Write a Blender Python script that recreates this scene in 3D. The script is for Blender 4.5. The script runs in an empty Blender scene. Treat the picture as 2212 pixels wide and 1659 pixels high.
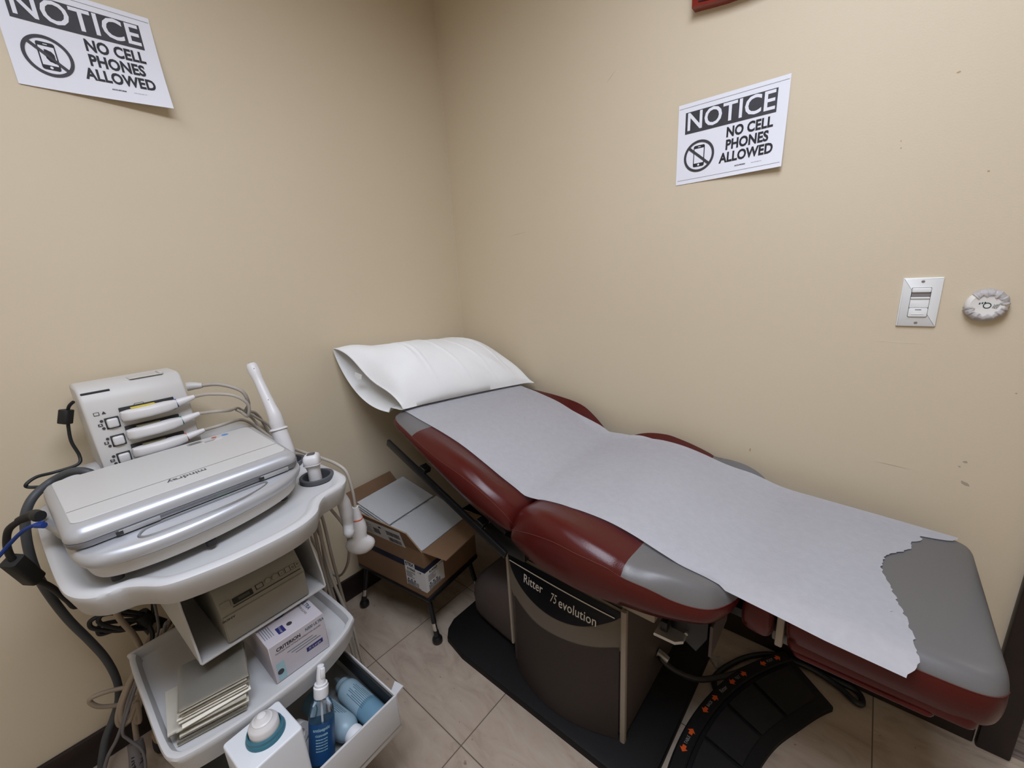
import bpy, bmesh, math, random
from mathutils import Vector, Matrix, noise
PI = math.pi
random.seed(7)
SC = bpy.context.scene
COL = SC.collection

# ------------------------------------------------------------------ camera
CAM_POS = Vector((1.54008, -1.40068, 1.28632))
F_PX, YAW, PITCH, ROLL = 895.888, 2.293234, -0.257507, -0.060895
_f = Vector((math.cos(PITCH)*math.cos(YAW), math.cos(PITCH)*math.sin(YAW), math.sin(PITCH)))
_r = Vector((math.sin(YAW), -math.cos(YAW), 0.0))
_u = _r.cross(_f)
_c, _s = math.cos(ROLL), math.sin(ROLL)
_R, _U = _c*_r + _s*_u, -_s*_r + _c*_u
cd = bpy.data.cameras.new('camera')
cd.sensor_fit = 'HORIZONTAL'; cd.sensor_width = 36.0
cd.lens = F_PX/2212.0*36.0
cd.clip_start = 0.02
cam = bpy.data.objects.new('camera', cd); COL.objects.link(cam)
M3 = Matrix((( _R.x, _U.x, -_f.x), (_R.y, _U.y, -_f.y), (_R.z, _U.z, -_f.z)))
cam.matrix_world = Matrix.Translation(CAM_POS) @ M3.to_4x4()
SC.camera = cam

# ------------------------------------------------------------------ world, lights, exposure
w = bpy.data.worlds.new('world'); SC.world = w; w.use_nodes = True
w.node_tree.nodes['Background'].inputs[0].default_value = (1.0, 0.95, 0.88, 1)
w.node_tree.nodes['Background'].inputs[1].default_value = 0.05
SC.view_settings.view_transform = 'Standard'
SC.view_settings.look = 'None'
SC.view_settings.exposure = 0.0
SC.view_settings.gamma = 1.0
SC.view_settings.use_curve_mapping = False

def area_light(name, loc, sx, sy, power, color, rot=(0, 0, 0)):
    l = bpy.data.lights.new(name, 'AREA'); l.shape = 'RECTANGLE'; l.size = sx; l.size_y = sy
    l.energy = power; l.color = color
    o = bpy.data.objects.new(name, l); COL.objects.link(o); o.location = loc; o.rotation_euler = rot
    return o
CEIL = 2.55
LIGHT_A = (1.50, -1.20)
LIGHT_B = (0.95, -1.75)
WHITE = (0.885, 0.96, 1.13)
for nm, (lx, ly), sx, sy, pw in (('troffer_light', LIGHT_A, 0.56, 1.16, 27), ('rear_troffer_light', LIGHT_B, 1.16, 0.56, 5)):
    area_light(nm, (lx, ly, CEIL-0.03), sx, sy, pw, WHITE).data.spread = math.radians(168)
area_light('corridor_light', (2.6, 1.2, CEIL-0.03), 1.1, 0.5, 9, (1.0, 0.97, 0.93))

# ------------------------------------------------------------------ materials
MATS = {}
def mat(name, col, rough=0.5, metal=0.0, bump=0.0, bscale=200.0, var=0.0, vscale=3.0, col2=None,
        trans=0.0, ior=1.45, coat=0.0, spec=0.5, emit=None, estr=0.0, sheen=0.0, sss=0.0):
    if name in MATS: return MATS[name]
    m = bpy.data.materials.new(name); m.use_nodes = True
    nt = m.node_tree; b = nt.nodes['Principled BSDF']
    def setin(k, v):
        if k in b.inputs: b.inputs[k].default_value = v
    c4 = (col[0], col[1], col[2], 1)
    setin('Base Color', c4); setin('Roughness', rough); setin('Metallic', metal)
    setin('Transmission Weight', trans); setin('IOR', ior); setin('Coat Weight', coat)
    setin('Specular IOR Level', spec); setin('Sheen Weight', sheen)
    if sss: setin('Subsurface Weight', sss); b.inputs['Subsurface Radius'].default_value = (0.01, 0.01, 0.01)
    if emit: setin('Emission Color', (*emit, 1)); setin('Emission Strength', estr)
    tc = nt.nodes.new('ShaderNodeTexCoord')
    if var or col2:
        n = nt.nodes.new('ShaderNodeTexNoise'); n.inputs['Scale'].default_value = vscale
        n.inputs['Detail'].default_value = 5
        nt.links.new(tc.outputs['Object'], n.inputs['Vector'])
        r = nt.nodes.new('ShaderNodeValToRGB')
        c2 = col2 if col2 else tuple(max(0, c*(1-var)) for c in col)
        r.color_ramp.elements[0].position = 0.3; r.color_ramp.elements[1].position = 0.7
        r.color_ramp.elements[0].color = c4; r.color_ramp.elements[1].color = (*c2, 1)
        nt.links.new(n.outputs['Fac'], r.inputs['Fac'])
        nt.links.new(r.outputs['Color'], b.inputs['Base Color'])
    if bump:
        n2 = nt.nodes.new('ShaderNodeTexNoise'); n2.inputs['Scale'].default_value = bscale
        n2.inputs['Detail'].default_value = 3
        nt.links.new(tc.outputs['Object'], n2.inputs['Vector'])
        bp = nt.nodes.new('ShaderNodeBump'); bp.inputs['Strength'].default_value = bump
        bp.inputs['Distance'].default_value = 0.002
        nt.links.new(n2.outputs['Fac'], bp.inputs['Height'])
        nt.links.new(bp.outputs['Normal'], b.inputs['Normal'])
    MATS[name] = m
    return m

def srgb(r, g, b):
    f = lambda v: (v/255/12.92) if v/255 <= 0.04045 else ((v/255+0.055)/1.055)**2.4
    return (f(r), f(g), f(b))

# ------------------------------------------------------------------ mesh builder
def rotM(ax, ang): return Matrix.Rotation(ang, 4, ax)
def T(x, y, z): return Matrix.Translation((x, y, z))
def frame(o, x, y, z=None):
    """matrix whose columns are the unit vectors x, y, z at o"""
    x = Vector(x).normalized(); y = Vector(y).normalized()
    z = Vector(z).normalized() if z is not None else x.cross(y).normalized()
    return Matrix(((x.x, y.x, z.x, o[0]), (x.y, y.y, z.y, o[1]), (x.z, y.z, z.z, o[2]), (0, 0, 0, 1)))
ID = Matrix.Identity(4)

class MB:
    """collects shapes (with materials) into ONE mesh object"""
    def __init__(self): self.bm = bmesh.new(); self.mats = []
    def mi(self, m):
        if m not in self.mats: self.mats.append(m)
        return self.mats.index(m)
    def _take(self, bm2, m, M=None):
        if M is not None: bm2.transform(M)
        i = self.mi(m)
        for f in bm2.faces: f.material_index = i
        me = bpy.data.meshes.new('tmp'); bm2.to_mesh(me); bm2.free()
        self.bm.from_mesh(me); bpy.data.meshes.remove(me)
        return self
    def raw(self, verts, faces, m, M=None, recalc=True, fm=None):
        b = bmesh.new(); vs = [b.verts.new(v) for v in verts]
        idx = []
        for k, f in enumerate(faces):
            try: b.faces.new([vs[i] for i in f]); idx.append(k)
            except ValueError: pass
        if recalc: bmesh.ops.recalc_face_normals(b, faces=b.faces[:])
        if M is not None: b.transform(M)
        if fm is None:
            i = self.mi(m)
            for f in b.faces: f.material_index = i
        else:
            b.faces.ensure_lookup_table()
            ids = {mm: self.mi(mm) for mm in set(fm)}
            for f, k in zip(b.faces, idx): f.material_index = ids[fm[k]]
        me = bpy.data.meshes.new('tmp'); b.to_mesh(me); b.free()
        self.bm.from_mesh(me); bpy.data.meshes.remove(me)
        return self
    def box(self, c, s, m, bev=0.0, seg=2, M=None):
        b = bmesh.new(); bmesh.ops.create_cube(b, size=1.0)
        b.transform(T(*c) @ Matrix.Diagonal((s[0], s[1], s[2], 1)))
        if bev: bmesh.ops.bevel(b, geom=b.edges[:], offset=bev, segments=seg, profile=0.5, affect='EDGES')
        return self._take(b, m, M)
    def bb(self, x0, x1, y0, y1, z0, z1, m, bev=0.0, seg=2, M=None):
        return self.box(((x0+x1)/2, (y0+y1)/2, (z0+z1)/2), (x1-x0, y1-y0, z1-z0), m, bev, seg, M)
    def prism(self, poly, z0, z1, m, bev=0.0, seg=2, M=None, top_only=False):
        b = bmesh.new()
        lo = [b.verts.new((x, y, z0)) for x, y in poly]; hi = [b.verts.new((x, y, z1)) for x, y in poly]
        n = len(poly)
        b.faces.new(hi); b.faces.new(lo[::-1])
        for i in range(n): b.faces.new([lo[i], lo[(i+1) % n], hi[(i+1) % n], hi[i]])
        bmesh.ops.recalc_face_normals(b, faces=b.faces[:])
        if bev:
            es = [e for e in b.edges if abs(e.verts[0].co.z-e.verts[1].co.z) < 1e-6 and (not top_only or e.verts[0].co.z > (z0+z1)/2)]
            bmesh.ops.bevel(b, geom=es, offset=bev, segments=seg, profile=0.5, affect='EDGES')
        return self._take(b, m, M)
    def lathe(self, prof, m, M=None, n=24, a0=0, a1=2*PI, fill=True):
        """profile of (radius, height) about local z"""
        full = abs(a1-a0-2*PI) < 1e-6
        V = []; F = []; k = n if full else n+1
        for r, z in prof:
            for i in range(k):
                a = a0+(a1-a0)*i/n; V.append((r*math.cos(a), r*math.sin(a), z))
        for j in range(len(prof)-1):
            for i in range(n):
                i2 = (i+1) % k
                F.append((j*k+i, j*k+i2, (j+1)*k+i2, (j+1)*k+i))
        b = bmesh.new(); vs = [b.verts.new(v) for v in V]
        for f in F: b.faces.new([vs[i] for i in f])
        bmesh.ops.remove_doubles(b, verts=b.verts[:], dist=1e-6)
        bad = [f for f in b.faces if f.calc_area() < 1e-12]
        if bad: bmesh.ops.delete(b, geom=bad, context='FACES')
        bmesh.ops.holes_fill(b, edges=[e for e in b.edges if e.is_boundary], sides=0) if (full and fill) else None
        bmesh.ops.recalc_face_normals(b, faces=b.faces[:])
        return self._take(b, m, M)
    def cyl(self, a, c, r, m, r2=None, n=20):
        a = Vector(a); c = Vector(c); d = c-a; r2 = r if r2 is None else r2
        z = d.normalized(); x = z.orthogonal().normalized(); y = z.cross(x)
        return self.lathe([(0, 0), (r, 0), (r2, d.length), (0, d.length)], m, frame(a, x, y, z), n)
    def tube(self, pts, r, m, M=None, n=10, cap=True, sub=6, smooth=True):
        """round tube through pts (Catmull-Rom); r is a number or a list per point"""
        P = [Vector(p) for p in pts]
        R = list(r) if isinstance(r, (list, tuple)) else [r]*len(P)
        if smooth and len(P) > 2:
            Q = []; RR = []
            for i in range(len(P)-1):
                p0 = P[max(i-1, 0)]; p1 = P[i]; p2 = P[i+1]; p3 = P[min(i+2, len(P)-1)]
                for s in range(sub):
                    t = s/sub
                    Q.append(0.5*((2*p1)+(-p0+p2)*t+(2*p0-5*p1+4*p2-p3)*t*t+(-p0+3*p1-3*p2+p3)*t**3))
                    RR.append(R[i]*(1-t)+R[i+1]*t)
            Q.append(P[-1]); RR.append(R[-1])
        else: Q, RR = P, R
        V = []; F = []
        t = (Q[1]-Q[0]).normalized(); nrm = t.orthogonal().normalized()
        for i, q in enumerate(Q):
            t2 = (Q[min(i+1, len(Q)-1)]-Q[max(i-1, 0)])
            if t2.length > 1e-9: t = t2.normalized()
            nrm = (nrm-t*nrm.dot(t))
            nrm = nrm.normalized() if nrm.length > 1e-6 else t.orthogonal().normalized()
            bn = t.cross(nrm)
            for k in range(n):
                a = 2*PI*k/n; V.append(q+RR[i]*(math.cos(a)*nrm+math.sin(a)*bn))
        for i in range(len(Q)-1):
            for k in range(n):
                F.append((i*n+k, i*n+(k+1) % n, (i+1)*n+(k+1) % n, (i+1)*n+k))
        if cap:
            F.append(tuple(range(n))[::-1]); F.append(tuple((len(Q)-1)*n+k for k in range(n)))
        return self.raw(V, F, m, M)
    def rings(self, rings, m, M=None, cap=True, fm=None, closed=True):
        """skin consecutive vertex rings of equal length; fm(i, k) -> material"""
        n = len(rings[0]); V = [v for r in rings for v in r]; F = []; FM = []
        kk = n if closed else n-1
        for i in range(len(rings)-1):
            for k in range(kk):
                F.append((i*n+k, i*n+(k+1) % n, (i+1)*n+(k+1) % n, (i+1)*n+k)); FM.append(fm(i, k) if fm else m)
        if cap and closed:
            F.append(tuple(range(n))[::-1]); FM.append(fm(0, 0) if fm else m)
            F.append(tuple((len(rings)-1)*n+k for k in range(n))); FM.append(fm(len(rings)-2, 0) if fm else m)
        return self.raw(V, F, m, M, fm=FM)
    def grid(self, nu, nv, fn, m, M=None, thick=0.0):
        V = [fn(i/(nu-1), j/(nv-1)) for i in range(nu) for j in range(nv)]
        F = [(i*nv+j, (i+1)*nv+j, (i+1)*nv+j+1, i*nv+j+1) for i in range(nu-1) for j in range(nv-1)]
        b = bmesh.new(); vs = [b.verts.new(v) for v in V]
        for f in F: b.faces.new([vs[i] for i in f])
        if thick: bmesh.ops.solidify(b, geom=b.faces[:], thickness=thick)
        return self._take(b, m, M)
    def poly(self, pts, m, M=None):
        return self.raw([(p[0], p[1], p[2] if len(p) > 2 else 0) for p in pts], [tuple(range(len(pts)))], m, M, recalc=False)
    def text(self, s, size, m, M, sx=1.0, bold=0.0, align='CENTER', sp=1.0, shear=0.0, cut=0.0):
        """flat lettering in the local xy plane"""
        c = bpy.data.curves.new('txt', 'FONT'); c.body = s; c.size = size; c.offset = bold
        c.align_x = align; c.align_y = 'CENTER'; c.space_character = sp; c.shear = shear
        c.resolution_u = 3
        o = bpy.data.objects.new('txt', c); COL.objects.link(o)
        dg = bpy.context.evaluated_depsgraph_get(); dg.update()
        me = bpy.data.meshes.new_from_object(o.evaluated_get(dg))
        b = bmesh.new(); b.from_mesh(me)
        bpy.data.objects.remove(o); bpy.data.curves.remove(c); bpy.data.meshes.remove(me)
        b.transform(Matrix.Diagonal((sx, 1, 1, 1)))
        if cut:
            bmesh.ops.triangulate(b, faces=b.faces[:])
            for _ in range(3):
                es = [e for e in b.edges if e.calc_length() > cut]
                if not es: break
                bmesh.ops.subdivide_edges(b, edges=es, cuts=1)
                bmesh.ops.triangulate(b, faces=[f for f in b.faces if len(f.verts) > 3])
        return self._take(b, m, M)
    def build(self, name, parent=None, smooth=40, deform=None):
        if deform:
            for v in self.bm.verts: v.co = Vector(deform(v.co))
        if parent is not None and 'inv' in INV.get(parent.name, {}): self.bm.transform(INV[parent.name]['inv'])
        me = bpy.data.meshes.new(name)
        self.bm.to_mesh(me); self.bm.free()
        for m in self.mats: me.materials.append(m)
        if smooth:
            me.shade_smooth(); me.set_sharp_from_angle(angle=math.radians(smooth))
        o = bpy.data.objects.new(name, me); COL.objects.link(o)
        if parent is not None:
            o.parent = parent
            if parent.name in INV: INV[o.name] = INV[parent.name]
        return o
INV = {}
def thing(name, label, cat, M, group=None):
    """Empty at the thing's base; parts are built in world coordinates and re-expressed in its frame"""
    o = bpy.data.objects.new(name, None); COL.objects.link(o)
    o.empty_display_size = 0.05
    o.matrix_world = M
    o['label'] = label; o['category'] = cat
    if group: o['group'] = group
    INV[o.name] = {'inv': M.inverted()}
    return o
def tag(o, label, cat, group=None):
    o['label'] = label; o['category'] = cat
    if group: o['group'] = group
    return o
def struct(o): o['kind'] = 'structure'; return o
def lerp(a, b, t): return a+(b-a)*t
def interp(xs, ys, x):
    if x <= xs[0]: return ys[0]
    for i in range(len(xs)-1):
        if x <= xs[i+1]:
            t = (x-xs[i])/(xs[i+1]-xs[i])
            # smooth (cubic hermite with finite-difference tangents)
            def tan(k):
                if k == 0: return (ys[1]-ys[0])/(xs[1]-xs[0])
                if k == len(xs)-1: return (ys[-1]-ys[-2])/(xs[-1]-xs[-2])
                return (ys[k+1]-ys[k-1])/(xs[k+1]-xs[k-1])
            h = xs[i+1]-xs[i]; m0 = tan(i)*h; m1 = tan(i+1)*h
            return (2*t**3-3*t*t+1)*ys[i]+(t**3-2*t*t+t)*m0+(-2*t**3+3*t*t)*ys[i+1]+(t**3-t*t)*m1
    return ys[-1]
def rrect(x0, x1, y0, y1, r, n=5):
    P = []
    for cx, cy, a in ((x1-r, y1-r, 0), (x0+r, y1-r, PI/2), (x0+r, y0+r, PI), (x1-r, y0+r, 1.5*PI)):
        for i in range(n+1):
            t = a+PI/2*i/n; P.append((cx+r*math.cos(t), cy+r*math.sin(t)))
    return P
def smoothpoly(pts, sub=6):
    n = len(pts); P = [Vector((p[0], p[1], 0)) for p in pts]; Q = []
    for i in range(n):
        p0, p1, p2, p3 = P[i-1], P[i], P[(i+1) % n], P[(i+2) % n]
        for s in range(sub):
            t = s/sub
            q = 0.5*((2*p1)+(-p0+p2)*t+(2*p0-5*p1+4*p2-p3)*t*t+(-p0+3*p1-3*p2+p3)*t**3)
            Q.append((q.x, q.y))
    return Q
# ------------------------------------------------------------------ room
def wall_material():
    m = bpy.data.materials.new('cream_wall_paint'); m.use_nodes = True
    nt = m.node_tree; b = nt.nodes['Principled BSDF']
    tc = nt.nodes.new('ShaderNodeTexCoord')
    n = nt.nodes.new('ShaderNodeTexNoise'); n.inputs['Scale'].default_value = 2.2; n.inputs['Detail'].default_value = 6
    nt.links.new(tc.outputs['Object'], n.inputs['Vector'])
    r = nt.nodes.new('ShaderNodeValToRGB')
    r.color_ramp.elements[0].position = 0.3; r.color_ramp.elements[1].position = 0.75
    r.color_ramp.elements[0].color = (*WALL_A, 1); r.color_ramp.elements[1].color = (*WALL_B, 1)
    nt.links.new(n.outputs['Fac'], r.inputs['Fac']); nt.links.new(r.outputs['Color'], b.inputs['Base Color'])
    b.inputs['Roughness'].default_value = 0.62
    n2 = nt.nodes.new('ShaderNodeTexNoise'); n2.inputs['Scale'].default_value = 260; n2.inputs['Detail'].default_value = 2
    nt.links.new(tc.outputs['Object'], n2.inputs['Vector'])
    bp = nt.nodes.new('ShaderNodeBump'); bp.inputs['Strength'].default_value = 0.12; bp.inputs['Distance'].default_value = 0.0015
    nt.links.new(n2.outputs['Fac'], bp.inputs['Height']); nt.links.new(bp.outputs['Normal'], b.inputs['Normal'])
    return m
WALL_A = (0.65, 0.55, 0.395); WALL_B = (0.63, 0.53, 0.378)
m_wall = wall_material()
m_ceil = mat('white_ceiling_tile', (0.75, 0.73, 0.69), 0.9, bump=0.3, bscale=120)
m_darkwood = mat('dark_brown_wood', (0.020, 0.0105, 0.0085), 0.45, col2=(0.012, 0.0065, 0.0055), vscale=14)

def floor_material():
    m = bpy.data.materials.new('travertine_floor_tile'); m.use_nodes = True
    nt = m.node_tree; b = nt.nodes['Principled BSDF']; L = nt.links.new
    tc = nt.nodes.new('ShaderNodeTexCoord'); sep = nt.nodes.new('ShaderNodeSeparateXYZ'); L(tc.outputs['Object'], sep.inputs[0])
    TS = 0.4405
    def seam(out, off):
        a = nt.nodes.new('ShaderNodeMath'); a.operation = 'SUBTRACT'; L(out, a.inputs[0]); a.inputs[1].default_value = off-20*TS
        d = nt.nodes.new('ShaderNodeMath'); d.operation = 'DIVIDE'; L(a.outputs[0], d.inputs[0]); d.inputs[1].default_value = TS
        f = nt.nodes.new('ShaderNodeMath'); f.operation = 'FRACT'; L(d.outputs[0], f.inputs[0])
        fl = nt.nodes.new('ShaderNodeMath'); fl.operation = 'FLOOR'; L(d.outputs[0], fl.inputs[0])
        p = nt.nodes.new('ShaderNodeMath'); p.operation = 'PINGPONG'; L(f.outputs[0], p.inputs[0]); p.inputs[1].default_value = 0.5
        c = nt.nodes.new('ShaderNodeMath'); c.operation = 'LESS_THAN'; L(p.outputs[0], c.inputs[0]); c.inputs[1].default_value = 0.0035
        return c.outputs[0], fl.outputs[0]
    sx, ix = seam(sep.outputs[0], 0.801); sy, iy = seam(sep.outputs[1], -0.876)
    mx = nt.nodes.new('ShaderNodeMath'); mx.operation = 'MAXIMUM'; L(sx, mx.inputs[0]); L(sy, mx.inputs[1])
    cmb = nt.nodes.new('ShaderNodeCombineXYZ'); L(ix, cmb.inputs[0]); L(iy, cmb.inputs[1])
    wn = nt.nodes.new('ShaderNodeTexWhiteNoise'); wn.noise_dimensions = '3D'; L(cmb.outputs[0], wn.inputs['Vector'])
    sc = nt.nodes.new('ShaderNodeVectorMath'); sc.operation = 'SCALE'; L(wn.outputs['Color'], sc.inputs[0]); sc.inputs['Scale'].default_value = 7
    ad = nt.nodes.new('ShaderNodeVectorMath'); ad.operation = 'ADD'; L(tc.outputs['Object'], ad.inputs[0]); L(sc.outputs[0], ad.inputs[1])
    mp = nt.nodes.new('ShaderNodeMapping'); mp.inputs['Rotation'].default_value = (0, 0, 0.6); mp.inputs['Scale'].default_value = (1.0, 2.6, 1)
    L(ad.outputs[0], mp.inputs[0])
    n = nt.nodes.new('ShaderNodeTexNoise'); n.inputs['Scale'].default_value = 5.5; n.inputs['Detail'].default_value = 9
    n.inputs['Roughness'].default_value = 0.62; n.inputs['Distortion'].default_value = 1.1
    L(mp.outputs[0], n.inputs['Vector'])
    r = nt.nodes.new('ShaderNodeValToRGB'); e = r.color_ramp.elements
    e[0].position = 0.30; e[0].color = (0.32, 0.245, 0.185, 1); e[1].position = 0.68; e[1].color = (0.46, 0.38, 0.30, 1)
    k = e.new(0.47); k.color = (0.41, 0.325, 0.25, 1)
    L(n.outputs['Fac'], r.inputs['Fac'])
    # small pits and specks
    n3 = nt.nodes.new('ShaderNodeTexNoise'); n3.inputs['Scale'].default_value = 55; n3.inputs['Detail'].default_value = 3; L(ad.outputs[0], n3.inputs['Vector'])
    lt = nt.nodes.new('ShaderNodeMath'); lt.operation = 'GREATER_THAN'; L(n3.outputs['Fac'], lt.inputs[0]); lt.inputs[1].default_value = 0.735
    m0 = nt.nodes.new('ShaderNodeMixRGB'); L(lt.outputs[0], m0.inputs[0]); L(r.outputs[0], m0.inputs[1]); m0.inputs[2].default_value = (0.24, 0.17, 0.12, 1)
    m1 = nt.nodes.new('ShaderNodeMixRGB'); L(mx.outputs[0], m1.inputs[0]); L(m0.outputs[0], m1.inputs[1]); m1.inputs[2].default_value = (0.13, 0.095, 0.07, 1)
    L(m1.outputs[0], b.inputs['Base Color'])
    b.inputs['Roughness'].default_value = 0.42
    bp = nt.nodes.new('ShaderNodeBump'); bp.inputs['Strength'].default_value = 0.5; bp.inputs['Distance'].default_value = 0.002; bp.invert = True
    L(mx.outputs[0], bp.inputs['Height']); L(bp.outputs[0], b.inputs['Normal'])
    return m
def plank_material():
    m = bpy.data.materials.new('grey_brown_plank_floor'); m.use_nodes = True
    nt = m.node_tree; b = nt.nodes['Principled BSDF']; L = nt.links.new
    tc = nt.nodes.new('ShaderNodeTexCoord')
    mp = nt.nodes.new('ShaderNodeMapping'); mp.inputs['Scale'].default_value = (2.0, 30, 1); L(tc.outputs['Object'], mp.inputs[0])
    n = nt.nodes.new('ShaderNodeTexNoise'); n.inputs['Scale'].default_value = 3; n.inputs['Detail'].default_value = 6; L(mp.outputs[0], n.inputs['Vector'])
    r = nt.nodes.new('ShaderNodeValToRGB'); e = r.color_ramp.elements
    e[0].position = 0.35; e[0].color = (0.06, 0.045, 0.042, 1); e[1].position = 0.65; e[1].color = (0.19, 0.14, 0.115, 1)
    L(n.outputs['Fac'], r.inputs['Fac']); L(r.outputs[0], b.inputs['Base Color']); b.inputs['Roughness'].default_value = 0.5
    return m
m_floor = floor_material(); m_plank = plank_material()

RX, RY = 3.0, -2.5            # far ends of the room
DX0, DX1, DH = 1.955, 2.85, 2.08   # doorway in the right-hand wall
a = MB(); a.bb(-0.1, RX+0.1, RY-0.1, 0.0, -0.06, 0.0, m_floor); struct(a.build('floor', smooth=0))
a = MB(); a.bb(0.9, RX+1.2, 0.0, 1.9, -0.06, 0.0, m_plank); struct(a.build('floor_corridor', smooth=0))
a = MB(); a.bb(-0.1, RX+1.2, RY-0.1, 1.9, CEIL, CEIL+0.06, m_ceil); struct(a.build('ceiling', smooth=0))
a = MB(); a.bb(-0.1, 0.0, RY-0.1, 0.0, 0.0, CEIL, m_wall); struct(a.build('wall_left', smooth=0))
a = MB(); a.bb(-0.1, DX0-0.02, 0.0, 0.12, 0.0, CEIL, m_wall); a.bb(DX1+0.02, RX+0.1, 0.0, 0.12, 0.0, CEIL, m_wall)
a.bb(DX0-0.02, DX1+0.02, 0.0, 0.12, DH+0.02, CEIL, m_wall)
PM = frame((0, 0, 0), (1, 0, 0), (0, 0, 1), (0, -1, 0))
m_stain = mat('yellowed_drip', (0.42, 0.31, 0.15), 0.5); m_scr = mat('bare_plaster_scratch', (0.68, 0.61, 0.50), 0.8); m_scuff = mat('grey_scuff', (0.40, 0.33, 0.25), 0.7)
rs_ = random.Random(21)
def blot(cx, cz, rx, rz, m, tilt=0.0):
    n = 12; P = []
    for i in range(n):
        t = 2*PI*i/n; k = rs_.uniform(.7, 1.15); x = rx*k*math.cos(t); z = rz*k*math.sin(t)
        P.append((cx+x*math.cos(tilt)-z*math.sin(tilt), cz+x*math.sin(tilt)+z*math.cos(tilt)))
    a.prism(P, 0.0, 0.0003, m, 0, 1, PM)
def scratch(p, q, w_, m):
    d = Vector((q[0]-p[0], q[1]-p[1])).normalized(); n_ = Vector((-d.y, d.x))*w_
    a.prism([(p[0]-n_.x*.2, p[1]-n_.y*.2), ((p[0]+q[0])/2-n_.x, (p[1]+q[1])/2-n_.y), (q[0], q[1]), ((p[0]+q[0])/2+n_.x, (p[1]+q[1])/2+n_.y)], 0, .0003, m, 0, 1, PM)
for args in ((1.297, .703, .0018, .0065, m_stain), (1.616, 1.644, .0035, .002, m_stain), (1.541, 1.530, .001, .0022, m_scuff), (1.543, 1.515, .0011, .002, m_stain), (1.690, 1.439, .0022, .0016, m_stain),
             (1.755, .782, .005, .003, m_scuff), (1.747, .768, .003, .002, m_scuff), (1.763, .726, .009, .004, m_scuff, -.6), (1.806, .963, .002, .0014, m_stain)): blot(*args)
for args in (((1.558, 1.0675), (1.645, 1.065), .0008, m_scr), ((1.589, .742), (1.667, .737), .0006, m_scuff), ((.793, 1.867), (.825, 1.896), .0005, m_scuff), ((.34, 1.443), (.44, 1.450), .0006, m_scuff)): scratch(*args)
struct(a.build('wall_right', smooth=0))
a = MB(); a.bb(0.0, RX, RY-0.1, RY, 0.0, CEIL, m_wall); struct(a.build('wall_rear', smooth=0))
a = MB(); a.bb(RX, RX+0.1, RY-0.1, 0.0, 0.0, CEIL, m_wall); struct(a.build('wall_door_side', smooth=0))
a = MB(); a.bb(0.9, RX+1.2, 1.8, 1.9, 0.0, CEIL, m_wall); struct(a.build('wall_corridor', smooth=0))
a = MB(); a.bb(0.8, 0.9, 0.12, 1.9, 0.0, CEIL, m_wall); struct(a.build('wall_corridor_end', smooth=0))
# baseboards
BH = 0.097
def board(name, x0, x1, y0, y1):
    b = MB(); b.bb(x0, x1, y0, y1, 0.0, BH, m_darkwood, 0.004, 2); struct(b.build(name))
board('baseboard_left', 0.0, 0.014, RY, 0.0)
board('baseboard_right', 0.0145, 1.884, -0.014, 0.0)
board('baseboard_corridor', 0.9, RX+1.1, 1.786, 1.8)
# door casing and jamb
b = MB(); b.bb(1.888, 1.950, -0.022, 0.0, 0.0, DH+0.06, m_darkwood, 0.005); b.bb(1.888, DX1+0.06, -0.022, 0.0, DH, DH+0.062, m_darkwood, 0.005)
b.bb(DX1+0.002, DX1+0.062, -0.022, 0.0, 0.0, DH+0.06, m_darkwood, 0.005); struct(b.build('trim_1'))
b = MB(); b.bb(DX0-0.02, DX0, 0.0, 0.12, 0.0, DH, m_darkwood, 0.002); b.bb(DX1, DX1+0.02, 0.0, 0.12, 0.0, DH, m_darkwood, 0.002)
b.bb(DX0-0.02, DX1+0.02, 0.0, 0.12, DH, DH+0.02, m_darkwood, 0.002); struct(b.build('door_1'))
# corner caulk line where the two walls meet
m_caulk = mat('corner_caulk', (0.66, 0.56, 0.42), 0.6)
b = MB(); b.bb(0.0, 0.0025, -0.0025, 0.0, BH, CEIL, m_caulk); struct(b.build('trim_2', smooth=0))

# recessed ceiling lights (frame and glowing diffuser)
m_frame = mat('white_enamel', (0.8, 0.8, 0.79), 0.4)
m_diff = mat('lit_diffuser', (0.9, 0.9, 0.9), 0.5, emit=WHITE, estr=1.0)
def troffer(cx, cy, sx, sy, label):
    t = thing('ceiling_light', label, 'light', T(cx, cy, CEIL))
    b = MB()
    for x0, x1, y0, y1 in ((-sx/2-.03, sx/2+.03, -sy/2-.03, -sy/2), (-sx/2-.03, sx/2+.03, sy/2, sy/2+.03), (-sx/2-.03, -sx/2, -sy/2, sy/2), (sx/2, sx/2+.03, -sy/2, sy/2)):
        b.bb(cx+x0, cx+x1, cy+y0, cy+y1, CEIL-0.022, CEIL, m_frame)
    b.build('frame', t)
    b = MB(); b.bb(cx-sx/2, cx+sx/2, cy-sy/2, cy+sy/2, CEIL-0.012, CEIL-0.004, m_diff); b.build('diffuser', t)
troffer(LIGHT_A[0], LIGHT_A[1], 0.58, 1.18, 'long ceiling light in the exam room above the cart and table')
troffer(LIGHT_B[0], LIGHT_B[1], 1.18, 0.58, 'second ceiling light of the exam room, toward the rear wall')
troffer(2.6, 1.2, 1.14, 0.54, 'ceiling light in the corridor beyond the doorway')

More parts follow.
